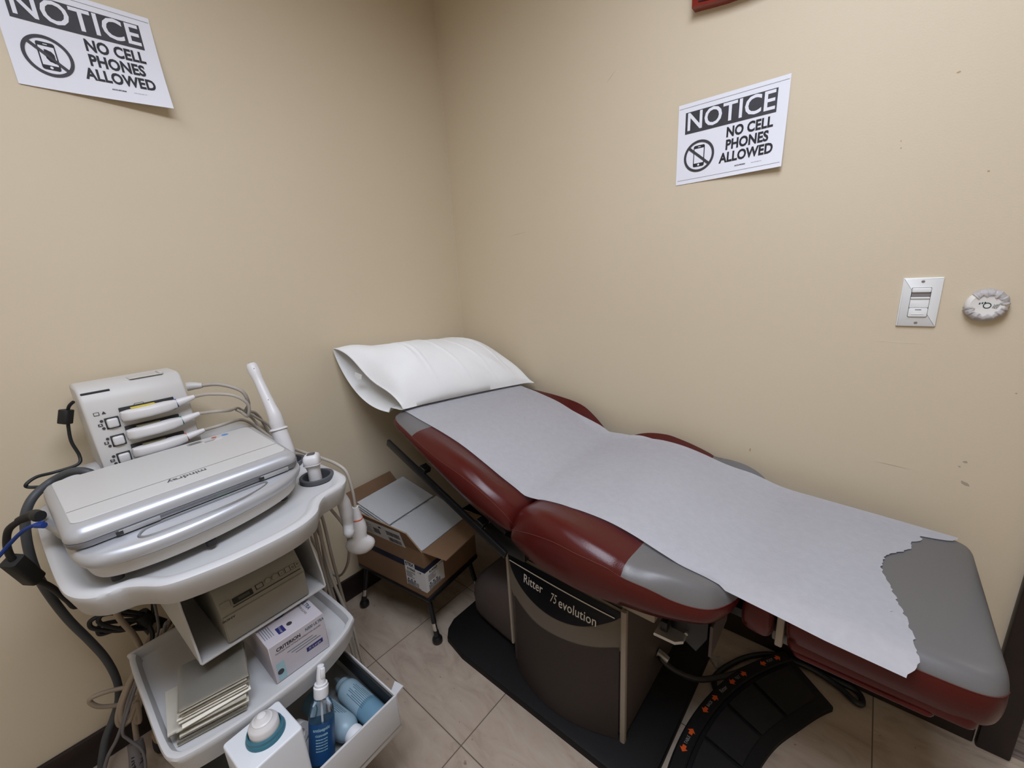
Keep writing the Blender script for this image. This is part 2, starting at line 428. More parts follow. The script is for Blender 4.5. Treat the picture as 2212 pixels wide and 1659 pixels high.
# ------------------------------------------------------------------ things on the walls
m_paper = mat('printer_paper', (0.80, 0.80, 0.85), 0.75, bump=0.05, bscale=90)
m_ink = mat('black_print', (0.012, 0.011, 0.014), 0.6)
m_ink2 = mat('dark_grey_print', (0.045, 0.043, 0.05), 0.6, var=0.3, vscale=30)
SWd, SHt = 0.2794, 0.2159
def notice(label, M, curl):
    """letter-size sheet in the local xy plane, facing local +z"""
    s = MB()
    nx, ny = 26, 20
    s.grid(nx, ny, lambda u, v: Vector(((u-.5)*SWd, (v-.5)*SHt, 0)), m_paper)
    E = 0.0006
    W2 = lambda x, y, z=E: T(x, y, z)
    def rect(x0, x1, y0, y1, m, z=E, n=12):
        s.grid(n, 4, lambda u, v: Vector((lerp(x0, x1, u), lerp(y0, y1, v), z)), m)
    rect(-0.119, 0.114, 0.0275, 0.0840, m_ink2, n=26)
    s.text('NOTICE', 0.0650, m_paper, W2(-0.0025, 0.0560, 2*E), sx=0.94, bold=0.0010, sp=1.02, cut=0.02)
    for k, t in enumerate(('NO CELL', 'PHONES', 'ALLOWED')):
        s.text(t, 0.0345, m_ink, W2((0.052, 0.0485, 0.0485)[k], (0.006, -0.026, -0.058)[k]), sx=0.80, bold=0.0013, sp=1.02, cut=0.02)
    s.text('ACCUFORM', 0.0045, m_ink2, W2(0.037, -0.0835), sx=1.1, bold=0.0002)
    s.text('www.noticesign.com', 0.0028, m_ink2, W2(0.078, -0.0835), sx=1.1)
    # prohibition ring, bar and phone
    cx, cy, R0, R1 = -0.076, -0.0375, 0.0425, 0.0360
    n = 48; V = []; F = []
    for i in range(n):
        a = 2*PI*i/n
        V += [(cx+R1*math.cos(a), cy+R1*math.sin(a), 2*E), (cx+R0*math.cos(a), cy+R0*math.sin(a), 2*E)]
        F.append((2*i, 2*i+1, (2*i+3) % (2*n), (2*i+2) % (2*n)))
    s.raw(V, F, m_ink2, recalc=False)
    pw, ph = 0.0155, 0.0285
    s.poly([(*p, E) for p in rrect(cx-pw, cx+pw, cy-ph, cy+ph, 0.0045)], m_ink)
    rect(cx-pw+.0025, cx+pw-.0025, cy-ph+.0095, cy+ph-.0085, m_paper, 1.5*E, 4)
    s.poly([(cx+0.0028*math.cos(2*PI*i/16), cy-ph+.0048+0.0028*math.sin(2*PI*i/16), 1.5*E) for i in range(16)], m_paper)
    rect(cx-.0035, cx+.0035, cy+ph-.0052, cy+ph-.0036, m_paper, 1.5*E, 3)
    a = 0.715; d = Vector((math.cos(a), -math.sin(a), 0)); q = Vector((math.sin(a), math.cos(a), 0))*0.0033
    for side in (1,):
        s.poly([Vector((cx, cy, 2.2*E))-d*0.0385-q, Vector((cx, cy, 2.2*E))+d*0.0385-q, Vector((cx, cy, 2.2*E))+d*0.0385+q, Vector((cx, cy, 2.2*E))-d*0.0385+q], m_ink2)
    # thin frame lines of the print
    rect(-0.137, 0.137, 0.0965, 0.0971, m_ink2, n=26)
    if curl[2]: rect(-0.135, 0.135, -0.0971, -0.0965, m_ink2, n=26)
    def bend(p):
        x, y, z = p
        t = max(0, (x/SWd+.5)*curl[0]+(0.5-y/SHt)*curl[1]-0.9)
        return Vector((x, y, z+0.0015+curl[3]*t*t+0.0012*math.sin(x*22)*math.sin(y*17+1)**2))
    for v in s.bm.verts: v.co = bend(v.co)
    # a back face keeps the sheet a real (thin) solid
    o = s.build('notice_sign', smooth=60)
    o.matrix_world = M
    tag(o, label, 'sign')
    return o
# right-hand wall (faces -y)
notice('paper no cell phones notice on the right wall above the exam table',
       frame((1.1702, 0.0, 1.6288), (1, 0, -0.00496), (0.00496, 0, 1), (0, -1, 0)), (1.0, 1.0, True, 0.012))
# left-hand wall (faces +x)
notice('paper no cell phones notice on the left wall, bottom corner curling away',
       frame((0.0, -1.1474, 1.8814), (0, 1, 0.0101), (0, -0.0101, 1), (1, 0, 0)), (1.0, 1.1, False, 0.022))

# wall switch with occupancy sensor
m_plate = mat('white_switch_plastic', (0.80, 0.80, 0.78), 0.35)
m_lens = mat('grey_sensor_lens', (0.22, 0.20, 0.19), 0.25)
m_screw = mat('steel_screw', (0.5, 0.49, 0.47), 0.35, metal=0.9)
m_slot = mat('dark_gap', (0.03, 0.03, 0.03), 0.7)
sw = thing('wall_switch', 'white wall switch plate with grey motion sensor window on right wall', 'switch', T(1.6213, 0, 1.165))
SM = frame((1.6213, 0, 1.165), (1, 0, 0), (0, 0, 1), (0, -1, 0))
b = MB(); b.prism(rrect(-.035, .035, -.0572, .0572, .002, 2), 0, .006, m_plate, .003, 2, SM, True); b.build('plate', sw)
b = MB()
b.prism(rrect(-.0172, .0172, -.0345, .0345, .0015, 2), .0055, .0063, m_slot, 0, 1, SM)
b.prism(rrect(-.0165, .0165, .0235, .0338, .002, 2), .006, .0115, m_plate, .0015, 2, SM, True)
b.prism(rrect(-.0165, .0165, .0085, .0125, .001, 2), .006, .0110, m_plate, .001, 2, SM, True)
b.build('sensor_housing', sw)
b = MB(); b.prism(rrect(-.0162, .0162, .012, .0240, .001, 2), .006, .0085, m_lens, .001, 2, SM, True); b.build('sensor_lens', sw)
b = MB(); b.prism(rrect(-.0165, .0165, -.0125, .0080, .001, 2), .006, .0085, m_plate, .0008, 2, SM, True)
b.prism(rrect(-.0165, .0165, -.0338, -.0132, .002, 2), .006, .0098, m_plate, .0012, 2, SM, True)
b.bb(-.0055, .0055, -.0180, -.0166, .0095, .0101, m_slot, 0, 1, SM); b.bb(-.011, .011, -.0285, -.0268, .0095, .0108, m_plate, .0004, 1, SM)
b.build('push_button', sw)
for z in (.0485, -.0485):
    b = MB(); b.lathe([(0, 0.0075), (.0026, .0072), (.0034, .006)], m_screw, SM @ T(0, z, 0), 14); b.bb(-.003, .003, z-.0004, z+.0004, .0073, .0077, m_slot, 0, 1, SM); b.build('screw', sw)

# round white sensor wrapped in tape
m_sens = mat('white_sensor_plastic', (0.78, 0.75, 0.70), 0.4)
m_tape = mat('white_cloth_tape', (0.80, 0.76, 0.74), 0.7, bump=0.4, bscale=150)
m_teal = mat('dark_green_print', (0.008, 0.045, 0.04), 0.5)
ws = thing('motion_sensor', 'round white sensor puck bound with white tape, right of the wall switch', 'sensor', T(1.729, 0, 1.159))
DM = frame((1.729, 0, 1.159), (1, 0, 0), (0, 0, 1), (0, -1, 0))
b = MB(); b.lathe([(0, 0), (.031, 0), (.0335, .004), (.0335, .011), (.030, .0185), (.026, .0215), (.022, .0205), (0, .0205)], m_sens, DM, 40)
b.bb(-.010, .010, -.0335, -.030, .0085, .0105, m_slot, 0, 1, DM)
b.build('housing', ws)
b = MB()
n = 30; V = []; F = []
ring = [(.0, .0209), (.0065, .0209), (.0048, .0209)]
for i in range(n):
    a2 = 2*PI*i/n; V += [(.0048*math.cos(a2), .0048*math.sin(a2), .0212), (.0064*math.cos(a2), .0064*math.sin(a2), .0212)]; F.append((2*i, 2*i+1, (2*i+3) % (2*n), (2*i+2) % (2*n)))
b.raw(V, F, m_teal, DM, recalc=False)
for k in range(3): b.text(('TEST', 'PUSH', 'HUSH')[k], .0042, m_teal, DM @ T(.0105+.0028*k, -.0018, .0212) @ rotM('Z', 1.25))
for k in range(3): b.bb(-.0135+.0035*k, -.0115+.0035*k, .000+.0022*k-.001, .0045+.002*k-.002, .0206, .0212, m_teal, 0, 1, DM @ T(0, 0, 0) @ rotM('Z', -.3))
b.build('printed_mark', ws)
def tape_strip(a0, a1, seed):
    rnd = random.Random(seed); b = MB()
    pr = [(.0350, .002), (.0352, .010), (.0332, .0175), (.0285, .0222), (.0235, .0226), (.0205, .0216)]
    ph = [rnd.uniform(0, 6) for _ in range(4)]
    N = 28
    def fn(u, v):
        k = v*(len(pr)-1); i = min(int(k), len(pr)-2); t = k-i
        r = lerp(pr[i][0], pr[i+1][0], t); z = lerp(pr[i][1], pr[i+1][1], t)
        edge = 1 if v > .8 else 0
        a = a0+(a1-a0)*u
        wv = .0007*math.sin(13*a+ph[0])+.0005*math.sin(31*a+ph[1])
        r += wv+edge*.0018*math.sin(9*a+ph[2]); z += wv+.0009*edge*math.sin(17*a+ph[3])+.0006
        return Vector((r*math.cos(a), r*math.sin(a), z))
    b.grid(N, 14, fn, m_tape, DM, thick=.0004)
    b.build('tape_strip', ws)
tape_strip(0.05, 2.35, 3); tape_strip(3.25, 6.1, 5)

# red wall fixture cut by the top edge of the photo
m_red = mat('glossy_red_lacquer', (0.22, 0.016, 0.010), 0.25, coat=0.4)
m_dred = mat('deep_red_lacquer', (0.055, 0.004, 0.004), 0.3)
m_steel = mat('brushed_steel', (0.62, 0.60, 0.57), 0.3, metal=0.9)
rf = thing('wall_plaque', 'red wall fixture with a steel strip, at the top edge of the photo', 'wall fixture', T(1.125, 0, 1.956))
b = MB()
poly = [(1.064, 1.9575), (1.105, 1.951), (1.150, 1.945), (1.20, 1.942), (1.26, 1.942), (1.30, 1.945), (1.30, 2.16), (1.064, 2.16)]
PM = frame((0, 0, 0), (1, 0, 0), (0, 0, 1), (0, -1, 0))
b.prism(poly, 0.0, 0.030, m_red, .003, 2, PM, True); b.build('case', rf)
b = MB(); b.prism([(1.082, 1.9635), (1.120, 1.956), (1.20, 1.950), (1.28, 1.951), (1.28, 2.14), (1.082, 2.14)], 0.0301, 0.0325, m_dred, .001, 1, PM, True); b.build('front_panel', rf)
b = MB(); b.cyl((1.090, -.0365, 1.9745), (1.255, -.0365, 1.970), .0042, m_steel); b.build('steel_strip', rf)

# ------------------------------------------------------------------ exam table
m_burg = mat('burgundy_vinyl', (0.070, 0.0085, 0.0065), 0.27, bump=0.10, bscale=420, spec=0.32)
m_grey = mat('grey_vinyl', (0.135, 0.128, 0.124), 0.38, bump=0.08, bscale=420)
m_seam = mat('burgundy_piping', (0.11, 0.022, 0.017), 0.4)
m_black = mat('black_plastic', (0.0075, 0.007, 0.007), 0.6, spec=0.25, bump=0.08, bscale=500)
m_blackmet = mat('black_painted_steel', (0.010, 0.010, 0.011), 0.35)
m_taupe = mat('taupe_plastic', (0.080, 0.061, 0.054), 0.5, bump=0.06, bscale=700)
m_ivory = mat('ivory_enamel', (0.28, 0.235, 0.185), 0.45)
m_shell = mat('grey_shell', (0.16, 0.15, 0.15), 0.5)
m_badge = mat('navy_black_badge', (0.007, 0.008, 0.013), 0.35)
m_letter = mat('pale_lettering', (0.62, 0.58, 0.52), 0.5)
m_alu = mat('satin_aluminium', (0.55, 0.54, 0.52), 0.38, metal=0.8)

YC = -0.375
tb = thing('exam_table', 'burgundy and grey padded exam table along the right wall', 'exam table', T(0.87, YC, 0))

def cushion(name, S, WN, WF, TOP, SEAM, place, grey_from, parent, n_s=44, y0=YC, bulge=0.006, CREST=None, BOT=None, dn=(.035, .115), df=(.022, .062)):
    """upholstered pad: S stations, half widths near/far, centre-top, seam and bolster-crest heights above its flat underside.
       place(s, y, h) -> world point; the top is grey where grey_from(s) is true, the band below the seam is burgundy"""
    s0, s1 = S[0], S[-1]
    prof_n = 12
    rings = []; ss = []
    for i in range(n_s):
        t = i/(n_s-1)
        t = 0.5-0.5*math.cos(PI*t)*(0.55)-0.225*(1-2*t)      # denser near both ends
        ss.append(lerp(s0, s1, min(max(t, 0), 1)))
    ss[0] = s0; ss[-1] = s1
    for s in ss:
        wn = interp(S, WN, s); wf = interp(S, WF, s); tp = interp(S, TOP, s); se = interp(S, SEAM, s)
        cr = interp(S, CREST, s) if CREST else tp
        h0 = interp(S, BOT, s) if BOT else 0.0
        def half(wd, sgn, dd):
            pts = [(sgn*(wd-.018), h0), (sgn*(wd-.006), h0+.004), (sgn*(wd+bulge*.6), lerp(h0, se, .35)), (sgn*(wd+bulge), lerp(h0, se, .65)), (sgn*wd, se)]
            xs = [0, dd[0]*.45, dd[0], (dd[0]+dd[1])/2, dd[1], .25]
            hs = [se, lerp(se, cr, .74), cr, lerp(cr, tp, .55), tp, tp]
            for k in range(1, prof_n+1):
                d = (wd*.97)*(k/prof_n)**1.6
                pts.append((sgn*(wd-d), interp(xs, hs, d)))
            return pts
        near = half(wn, -1, dn); far = half(wf, 1, df)
        loop = near+far[::-1]
        rings.append([Vector(place(s, y0+a, h)) for a, h in loop])
    nn = len(rings[0]); hn = nn//2
    def fm(i, k):
        sm = (ss[i]+ss[min(i+1, n_s-1)])/2
        k2 = k if k < hn else nn-2-k
        if k == nn-1 or k2 < 4: return m_burg
        return m_grey if grey_from(sm) else m_burg
    b = MB(); b.rings(rings, m_burg, fm=fm)
    for idx in (4, nn-5):                                   # welt along both seams
        b.tube([r[idx] for r in rings[::2]], 0.0009, m_seam, n=6, sub=2)
    o_ = b.build(name, parent, smooth=50)
    PADS.append((o_, INV[parent.name]['inv'].inverted()))
    return o_
PADS = []

# backrest: inclined about the hip crease
BP = Vector((0.86, 0, 0.594)); BD = Vector((-0.9337, 0, 0.358)); BN = Vector((0.358, 0, 0.9337))
def back_place(s, y, h):
    p = BP+BD*s+BN*h; return (p.x, y, p.z)
SB = [0.0, .012, .04, .12, .20, .30, .40, .50, .56, .595, .612, .62]
cushion('backrest', SB,
        [.285, .300, .310, .325, .330, .325, .312, .296, .283, .260, .225, .175],
        [.270, .280, .300, .330, .345, .345, .330, .305, .285, .255, .215, .165],
        [.040, .060, .073, .074, .077, .077, .066, .051, .041, .034, .024, .014],
        [.028, .046, .066, .088, .090, .074, .058, .044, .034, .026, .018, .010],
        back_place, lambda s: s > .455, tb, BOT=[0, 0, .002, .010, .018, .022, .018, .010, .004, .002, .002, .002], CREST=[.040, .062, .082, .102, .112, .096, .074, .051, .041, .034, .024, .014])
# seat
def seat_place(s, y, h): return (s, y, 0.575+h)
SS = [.862, .872, .90, .97, 1.045, 1.10, 1.15, 1.194, 1.206, 1.26, 1.31, 1.36, 1.380, 1.394, 1.400]
cushion('seat', SS,
        [.290, .305, .318, .340, .350, .352, .346, .338, .335, .325, .307, .280, .250, .205, .155],
        [.270, .285, .300, .330, .348, .352, .352, .350, .350, .350, .345, .318, .265, .205, .150],
        [.045, .075, .103, .119, .122, .119, .110, .098, .096, .080, .067, .056, .048, .038, .024],
        [.028, .046, .062, .092, .106, .104, .098, .088, .080, .072, .054, .044, .038, .028, .016],
        seat_place, lambda s: s > 1.200, tb, CREST=[.045, .078, .110, .138, .143, .133, .120, .106, .100, .099, .092, .074, .056, .040, .024], n_s=54)
# foot end: short filler pad, then the long foot pad
def leg_place(s, y, h): return (s, y, 0.528+h-0.045*(s-1.40))
cushion('knee_pad', [1.404, 1.409, 1.43, 1.450, 1.458, 1.463], [.200, .215, .222, .222, .215, .20], [.200, .215, .222, .222, .215, .20],
        [.085, .098, .104, .104, .098, .085], [.06, .068, .072, .072, .068, .06], leg_place, lambda s: False, tb, n_s=14, y0=-.340, bulge=.003, dn=(.02, .05), df=(.02, .05))
def foot_place(s, y, h): return (s, y, 0.541+h*.90-0.045*(s-1.40))
cushion('foot_pad', [1.484, 1.490, 1.52, 1.60, 1.68, 1.735, 1.760, 1.776, 1.784, 1.787], [.205, .218, .222, .222, .220, .216, .208, .190, .170, .150], [.230, .245, .255, .260, .262, .264, .263, .256, .244, .225],
        [.082, .096, .104, .104, .103, .101, .098, .093, .084, .072], [.058, .070, .077, .077, .077, .077, .077, .074, .069, .060], foot_place, lambda s: s > 1.50, tb, n_s=44, y0=-.335, bulge=.004, dn=(.03, .08), df=(.02, .05))

# backrest support plate and its black side rails
b = MB()
M = frame(BP, (-0.94, 0, .342), (0, 1, 0))
M = Matrix(((BD.x, 0, BN.x, BP.x), (0, 1, 0, 0), (BD.z, 0, BN.z, BP.z), (0, 0, 0, 1)))
b.box((.315, YC, -.014), (.57, .47, .026), m_shell, .006, 2, M); b.build('backrest_plate', tb)
for yy, nm in ((-.645, 'n'), (-.105, 'f')):
    p0 = Vector((.258, yy, .733)); p1 = Vector((.815, yy, .503)); d = (p1-p0).normalized(); nz = Vector((-d.z, 0, d.x))
    if nz.z < 0: nz = -nz
    FM = Matrix(((d.x, 0, nz.x, p0.x), (0, 1, 0, p0.y), (d.z, 0, nz.z, p0.z), (0, 0, 0, 1)))
    Ln = (p1-p0).length
    b = MB(); b.box((Ln/2, 0, -.011), (Ln, .012, .026), m_blackmet, .003, 2, FM)
    b.box((Ln*.33, .012 if yy < YC else -.012, .008), (.03, .03, .02), m_blackmet, .002, 1, FM)
    b.box((Ln*.80, .012 if yy < YC else -.012, .008), (.03, .03, .02), m_blackmet, .002, 1, FM)
    b.build('side_rail', tb)
# struts between plate and rails / hinge bracket
b = MB(); b.box((.14, YC, -.055), (.20, .52, .016), m_blackmet, .003, 2, M); b.bb(.70, .86, -.62, -.13, .470, .535, m_blackmet, .006); b.build('hinge_frame', tb)

# base: floor plate, rear motor cover, pedestal
b = MB()
b.prism([(.505, -.668), (.478, -.640), (.462, -.600), (.462, -.15), (.478, -.11), (.505, -.088), (1.235, -.088), (1.258, -.112), (1.266, -.15), (1.262, -.60), (1.240, -.66), (1.215, -.684), (.60, -.684)],
        0.0, .026, m_black, .006, 2, None, True)
b.build('base_plate', tb)
b = MB()
rr = []
for k, (x, z0, z1, y0_, y1_) in enumerate([(.522, .03, .17, -.52, -.22), (.530, .026, .200, -.54, -.20), (.56, .026, .222, -.55, -.19), (.62, .026, .245, -.558, -.18), (.70, .026, .262, -.566, -.175), (.765, .026, .272, -.57, -.17)]):
    r = min(.05, (z1-z0)*.3)
    rr.append([(x, q[0], q[1]) for q in rrect(y0_, y1_, z0, z1, r, 5)])
b.rings(rr, m_taupe); b.build('motor_cover', tb)
b = MB(); b.bb(.762, 1.163, -.592, -.160, .026, .470, m_taupe, .012, 3); b.build('pedestal', tb)
b = MB(); b.bb(.765, 1.150, -.600, -.15, .470, .512, m_ivory, .004); b.bb(1.146, 1.150, -.6006, -.5995, .470, .512, m_slot)
b.bb(1.151, 1.236, -.596, -.16, .462, .506, m_ivory, .004); b.bb(.80, 1.36, -.55, -.18, .512, .578, m_blackmet, .004); b.build('chassis', tb)

# bowed ivory side cover with arched badge and taupe kick panel
def bow(x, z):
    u = (x-.770)/(1.158-.770); u = min(max(u, 0), 1)
    t = min(max((.455-z)/.43, 0), 1)
    return -.598-.052*math.sin(PI*u)**0.9*(t**0.8)
def strip(xs, zlo, zhi, off, m, b, nz=10, th=.003):
    def fn(u, v):
        x = lerp(xs[0], xs[1], u); z = lerp(zlo(x), zhi(x), v); return Vector((x, bow(x, z)+off, z))
    b.grid(36, nz, fn, m, None, thick=-th)
top = lambda x: interp([.770, 1.166], [.466, .458], x)
arc1 = lambda x: interp([.775, .79, .83, .90, .98, 1.056, 1.125, 1.166], [.450, .405, .363, .338, .337, .360, .408, .452], x)
arc2 = lambda x: interp([.770, .80, .86, .913, 1.01, 1.08, 1.151, 1.166], [.350, .312, .284, .277, .287, .306, .340, .348], x)
b = MB(); strip((.770, 1.166), lambda x: arc2(x)-.012, top, 0, m_ivory, b)
b.prism(rrect(1.153, 1.168, -.606, -.590, .004, 3), .026, .46, m_ivory); b.prism(rrect(.765, .774, -.603, -.590, .003, 3), .11, .46, m_ivory)
b.build('side_cover', tb)
b = MB()
def kick(u, v):
    x = lerp(.795, 1.149, u); z = lerp(.028, arc2(x), v); return Vector((x, bow(x, z)-.0015, z))
b.grid(36, 16, kick, m_taupe, None, thick=-.006); b.build('kick_panel', tb)
b = MB()
def bdg(u, v):
    x = lerp(.777, 1.160, u); z = lerp(arc1(x), top(x)-.008, v); z = min(z, top(x)-.008); return Vector((x, bow(x, z)-.0035, z))
b.grid(40, 8, bdg, m_badge, None, thick=-.0015)
def onb(x, z, k=.0052): return (x, bow(x, z)-k, z)
def bline(u, v):
    x = lerp(.783, 1.137, u); z = lerp(.4360, .4395, v)-(x-.783)*.030; return Vector(onb(x, z))
b.grid(30, 2, bline, m_letter)
def btext(s, x, z, size, sx, shear=0.0, bold=0.0):
    mm = MB(); mm.text(s, size, m_letter, frame((x, 0, z), (1, 0, -.03), (.03, 0, 1), (0, -1, 0)), sx=sx, align='LEFT', bold=bold, sp=1.03, shear=shear, cut=.03)
    for v in mm.bm.verts: v.co.y = bow(v.co.x, v.co.z)-.0052
    me = bpy.data.meshes.new('t'); mm.bm.to_mesh(me); mm.bm.free()
    b2 = bmesh.new(); b2.from_mesh(me); bpy.data.meshes.remove(me); b._take(b2, m_letter)
btext('Ritter', .840, .404, .041, .74, bold=.0003); btext('75', .941, .394, .040, .55, .2); btext('evolution', .970, .3915, .041, .74, bold=.0003)
b.build('badge', tb)
# heater drawer tab, stirrup housing
b = MB(); b.prism([(1.236, -.60), (1.285, -.597), (1.300, -.583), (1.300, -.45), (1.236, -.45)], .432, .442, m_alu, .003, 2); b.bb(1.245, 1.262, -.585, -.565, .442, .470, m_blackmet, .003); b.build('drawer_tab', tb)
b = MB()
b.prism([(1.245, .535), (1.345, .535), (1.345, .455), (1.322, .405), (1.262, .440)], .43, .56, m_blackmet, .004, 2, frame((0, 0, 0), (1, 0, 0), (0, 0, 1), (0, -1, 0)))
b.prism([(1.350, -.565), (1.356, -.565), (1.356, -.43), (1.350, -.43)], .415, .500, m_taupe, .001, 1)
b.cyl((1.30, -.566, .448), (1.30, -.559, .448), .004, m_screw)
b.build('stirrup_housing', tb)
# leg section frame: grey plates seen between the pads and the tray under the foot pad
b = MB(); b.bb(1.34, 1.50, -.50, -.16, .500, .524, m_blackmet, .004); b.bb(1.468, 1.482, -.545, -.13, .508, .585, m_ivory, .003); b.bb(1.46, 1.74, -.52, -.14, .498, .522, m_shell, .004); b.build('leg_frame', tb)
b = MB(); b.prism(rrect(1.488, 1.757, -.547, -.10, .018, 4), .5125, .540, m_burg, .006, 2); b.prism(rrect(1.50, 1.706, -.549, -.12, .012, 4), .505, .514, m_burg, .003, 2); b.build('foot_tray', tb)

# ------------------------------------------------------------------ exam paper
m_exam = mat('crepe_exam_paper', (0.76, 0.75, 0.775), 0.85, bump=0.35, bscale=160, var=0.05, vscale=60)
PX = [.30, .35, .40, .45, .53, .615, .68, .738, .79, .83, .865, .90, .95, 1.0, 1.05, 1.12, 1.18, 1.24, 1.30, 1.38, 1.48, 1.56, 1.65, 1.72, 1.77]
PZ = [.846, .841, .830, .818, .803, .782, .757, .729, .705, .692, .687, .690, .697, .702, .705, .702, .691, .674, .658, .642, .6365, .6320, .6265, .622, .619]
torn = [(-.082, 1.760), (-.092, 1.758), (-.112, 1.740), (-.122, 1.712), (-.128, 1.694), (-.147, 1.692), (-.160, 1.683), (-.176, 1.674), (-.190, 1.676), (-.215, 1.668), (-.238, 1.650), (-.262, 1.634), (-.285, 1.625), (-.332, 1.622), (-.370, 1.631), (-.408, 1.641), (-.445, 1.652), (-.478, 1.659), (-.522, 1.666), (-.560, 1.669), (-.582, 1.667), (-.598, 1.655)]
torn_y = [t[0] for t in torn][::-1]; torn_x = [t[1] for t in torn][::-1]
def lin(xs, ys, x):
    if x <= xs[0]: return ys[0]
    for i in range(len(xs)-1):
        if x <= xs[i+1]: return lerp(ys[i], ys[i+1], (x-xs[i])/(xs[i+1]-xs[i]))
    return ys[-1]
rp = random.Random(4)
NY = 90
jag = [rp.uniform(-.003, .003) for _ in range(NY)]
from mathutils.bvhtree import BVHTree
TREES = [BVHTree.FromPolygons([MW @ v.co for v in o_.data.vertices], [tuple(p.vertices) for p in o_.data.polygons]) for o_, MW in PADS]
def pad_top(x, y):
    z = -1
    for dx, dy in ((0, 0), (.006, 0), (-.006, 0), (0, .003), (0, -.003)):
        for tr in TREES:
            h = tr.ray_cast(Vector((x+dx, y+dy, 1.5)), Vector((0, 0, -1)))
            if h[0] is not None: z = max(z, h[0].z)
    return z
def paper(u, v):
    y = lerp(-.602, -.082, v)
    k = int(round(v*(NY-1)))
    xe = lin(torn_y, torn_x, y)+jag[k]*(1 if -.57 < y < -.10 else .2)
    # stations follow the pad profile; only the last stretch is torn
    x = lerp(.300, 1.60, u/.92) if u < .92 else lerp(1.60, xe, (u-.92)/.08)
    z = interp(PX, PZ, x)
    e = (max(-.33-y-.215, 0)/.055)
    z -= (.004+.010*max(0, min(1, (x-1.40)/.15)))*e*e
    fe = max(0, (y+.16)/.078); z += fe*fe*(.012*math.exp(-((x-.88)/.07)**2)+.010*math.exp(-((x-1.33)/.06)**2)+.004*math.exp(-((x-1.05)/.08)**2))
    z += .0007*math.sin(23*y+5*x)*math.sin(9*x)+.0010*math.exp(-((y+.33)/.2)**2)
    z = max(z, pad_top(x, y)+.0022)
    return Vector((x, y, z))
b = MB(); b.grid(120, NY, paper, m_exam, None, thick=.0006)
o = b.build('exam_paper_sheet', smooth=60)
tag(o, 'long white paper sheet with a torn end lying on the exam table', 'paper sheet')

# ------------------------------------------------------------------ pillow leaning between table head and left wall
m_linen = mat('white_pillowcase', (0.84, 0.84, 0.83), 0.85, bump=0.25, bscale=240)
m_linen2 = mat('white_pillow_ticking', (0.66, 0.66, 0.66), 0.9)
pw_ = thing('pillow', 'white pillow in an open-ended case leaning in the corner on the table head', 'pillow', T(.22, -.35, .86))
UU = [0, .10, .22, .40, .60, .80, .93, 1.0]
def pcol(u):
    """back edge B, front edge F, bulge up, bulge down at station u (0 = open near end)"""
    y = interp([0, .1, .3, 1], [-.672, -.610, -.485, -.040], u)
    yb = interp([0, .1, .3, 1], [-.676, -.612, -.485, -.050], u)
    yf = interp([0, .1, .3, .85, 1], [-.615, -.585, -.480, -.085, -.028], u)
    B = Vector((interp(UU, [.018, .020, .022, .024, .024, .026, .034, .050], u), yb, interp(UU, [1.058, 1.045, 1.022, 1.004, .998, 1.000, .998, .985], u)))
    F = Vector((interp(UU, [.330, .338, .350, .372, .400, .428, .448, .460], u), yf, interp(UU, [.852, .852, .852, .848, .842, .834, .830, .826], u)))
    up = interp(UU, [.018, .078, .116, .126, .120, .100, .058, .004], u)
    dn = interp(UU, [.105, .075, .050, .040, .036, .030, .016, .002], u)
    return B, F, up, dn
NT = 40
def rest(x): return interp(PX, PZ, x)+.0045 if x > .305 else (.850 if x > .262 else -1)
def pring(u, off=0.0):
    B, F, up, dn = pcol(u)
    d = F-B; nrm = Vector((.50, -.02, .86)).normalized()
    ring = []
    for i in range(NT):
        t = i/NT; prof = math.sin(PI*t)**.62
        p = B+d*t+nrm*(up-off)*prof
        if u < .5:   # creases that run from the open end
            k = (1-u/.5)
            p += nrm*(.010*k*math.sin(9*t+14*u)-.016*k*math.exp(-((t-.62)/.12)**2-((u-.16)/.10)**2))
        p += nrm*.0035*math.sin(15*u+6*t)*math.sin(PI*t)
        for u0, sl in ((.30, .05), (.47, .10), (.62, .12), (.76, .10)):           # pressed fold lines
            p += nrm*.0032*math.exp(-((u-u0-sl*(t-.5))/.0085)**2)*math.sin(PI*t)**.5
        k2 = math.exp(-((t-.84)/.13)**2)                                           # gathers near the front edge
        q2 = u*34-15*t; w2 = abs((q2/PI) % 2-1)
        p += nrm*(.012*k2*(w2-.5)*math.exp(-((u-.70)/.26)**2))
        p += nrm*.010*math.exp(-((u-.20-.10*t)/.018)**2)*math.exp(-((t-.40)/.22)**2)
        p.z = max(p.z, rest(p.x))
        ring.append(p)
    for i in range(NT):
        t = 1-i/NT; prof = math.sin(PI*t)**.7
        p = B+d*t-nrm*(dn-off)*prof
        p.z = max(p.z, rest(p.x))
        ring.append(p)
    return ring
NU = 150
rings = [pring(i/NU) for i in range(NU+1)]
nrg = len(rings[0])
b = MB()
V = [v for r in rings for v in r]
F = [(i*nrg+k, i*nrg+(k+1) % nrg, (i+1)*nrg+(k+1) % nrg, (i+1)*nrg+k) for i in range(NU) for k in range(nrg)]
F.append(tuple(NU*nrg+k for k in range(nrg)))
bm2 = bmesh.new(); vs = [bm2.verts.new(v) for v in V]
for f in F: bm2.faces.new([vs[i] for i in f])
bmesh.ops.recalc_face_normals(bm2, faces=bm2.faces[:])
bmesh.ops.solidify(bm2, geom=bm2.faces[:], thickness=.0012)
b._take(bm2, m_linen)
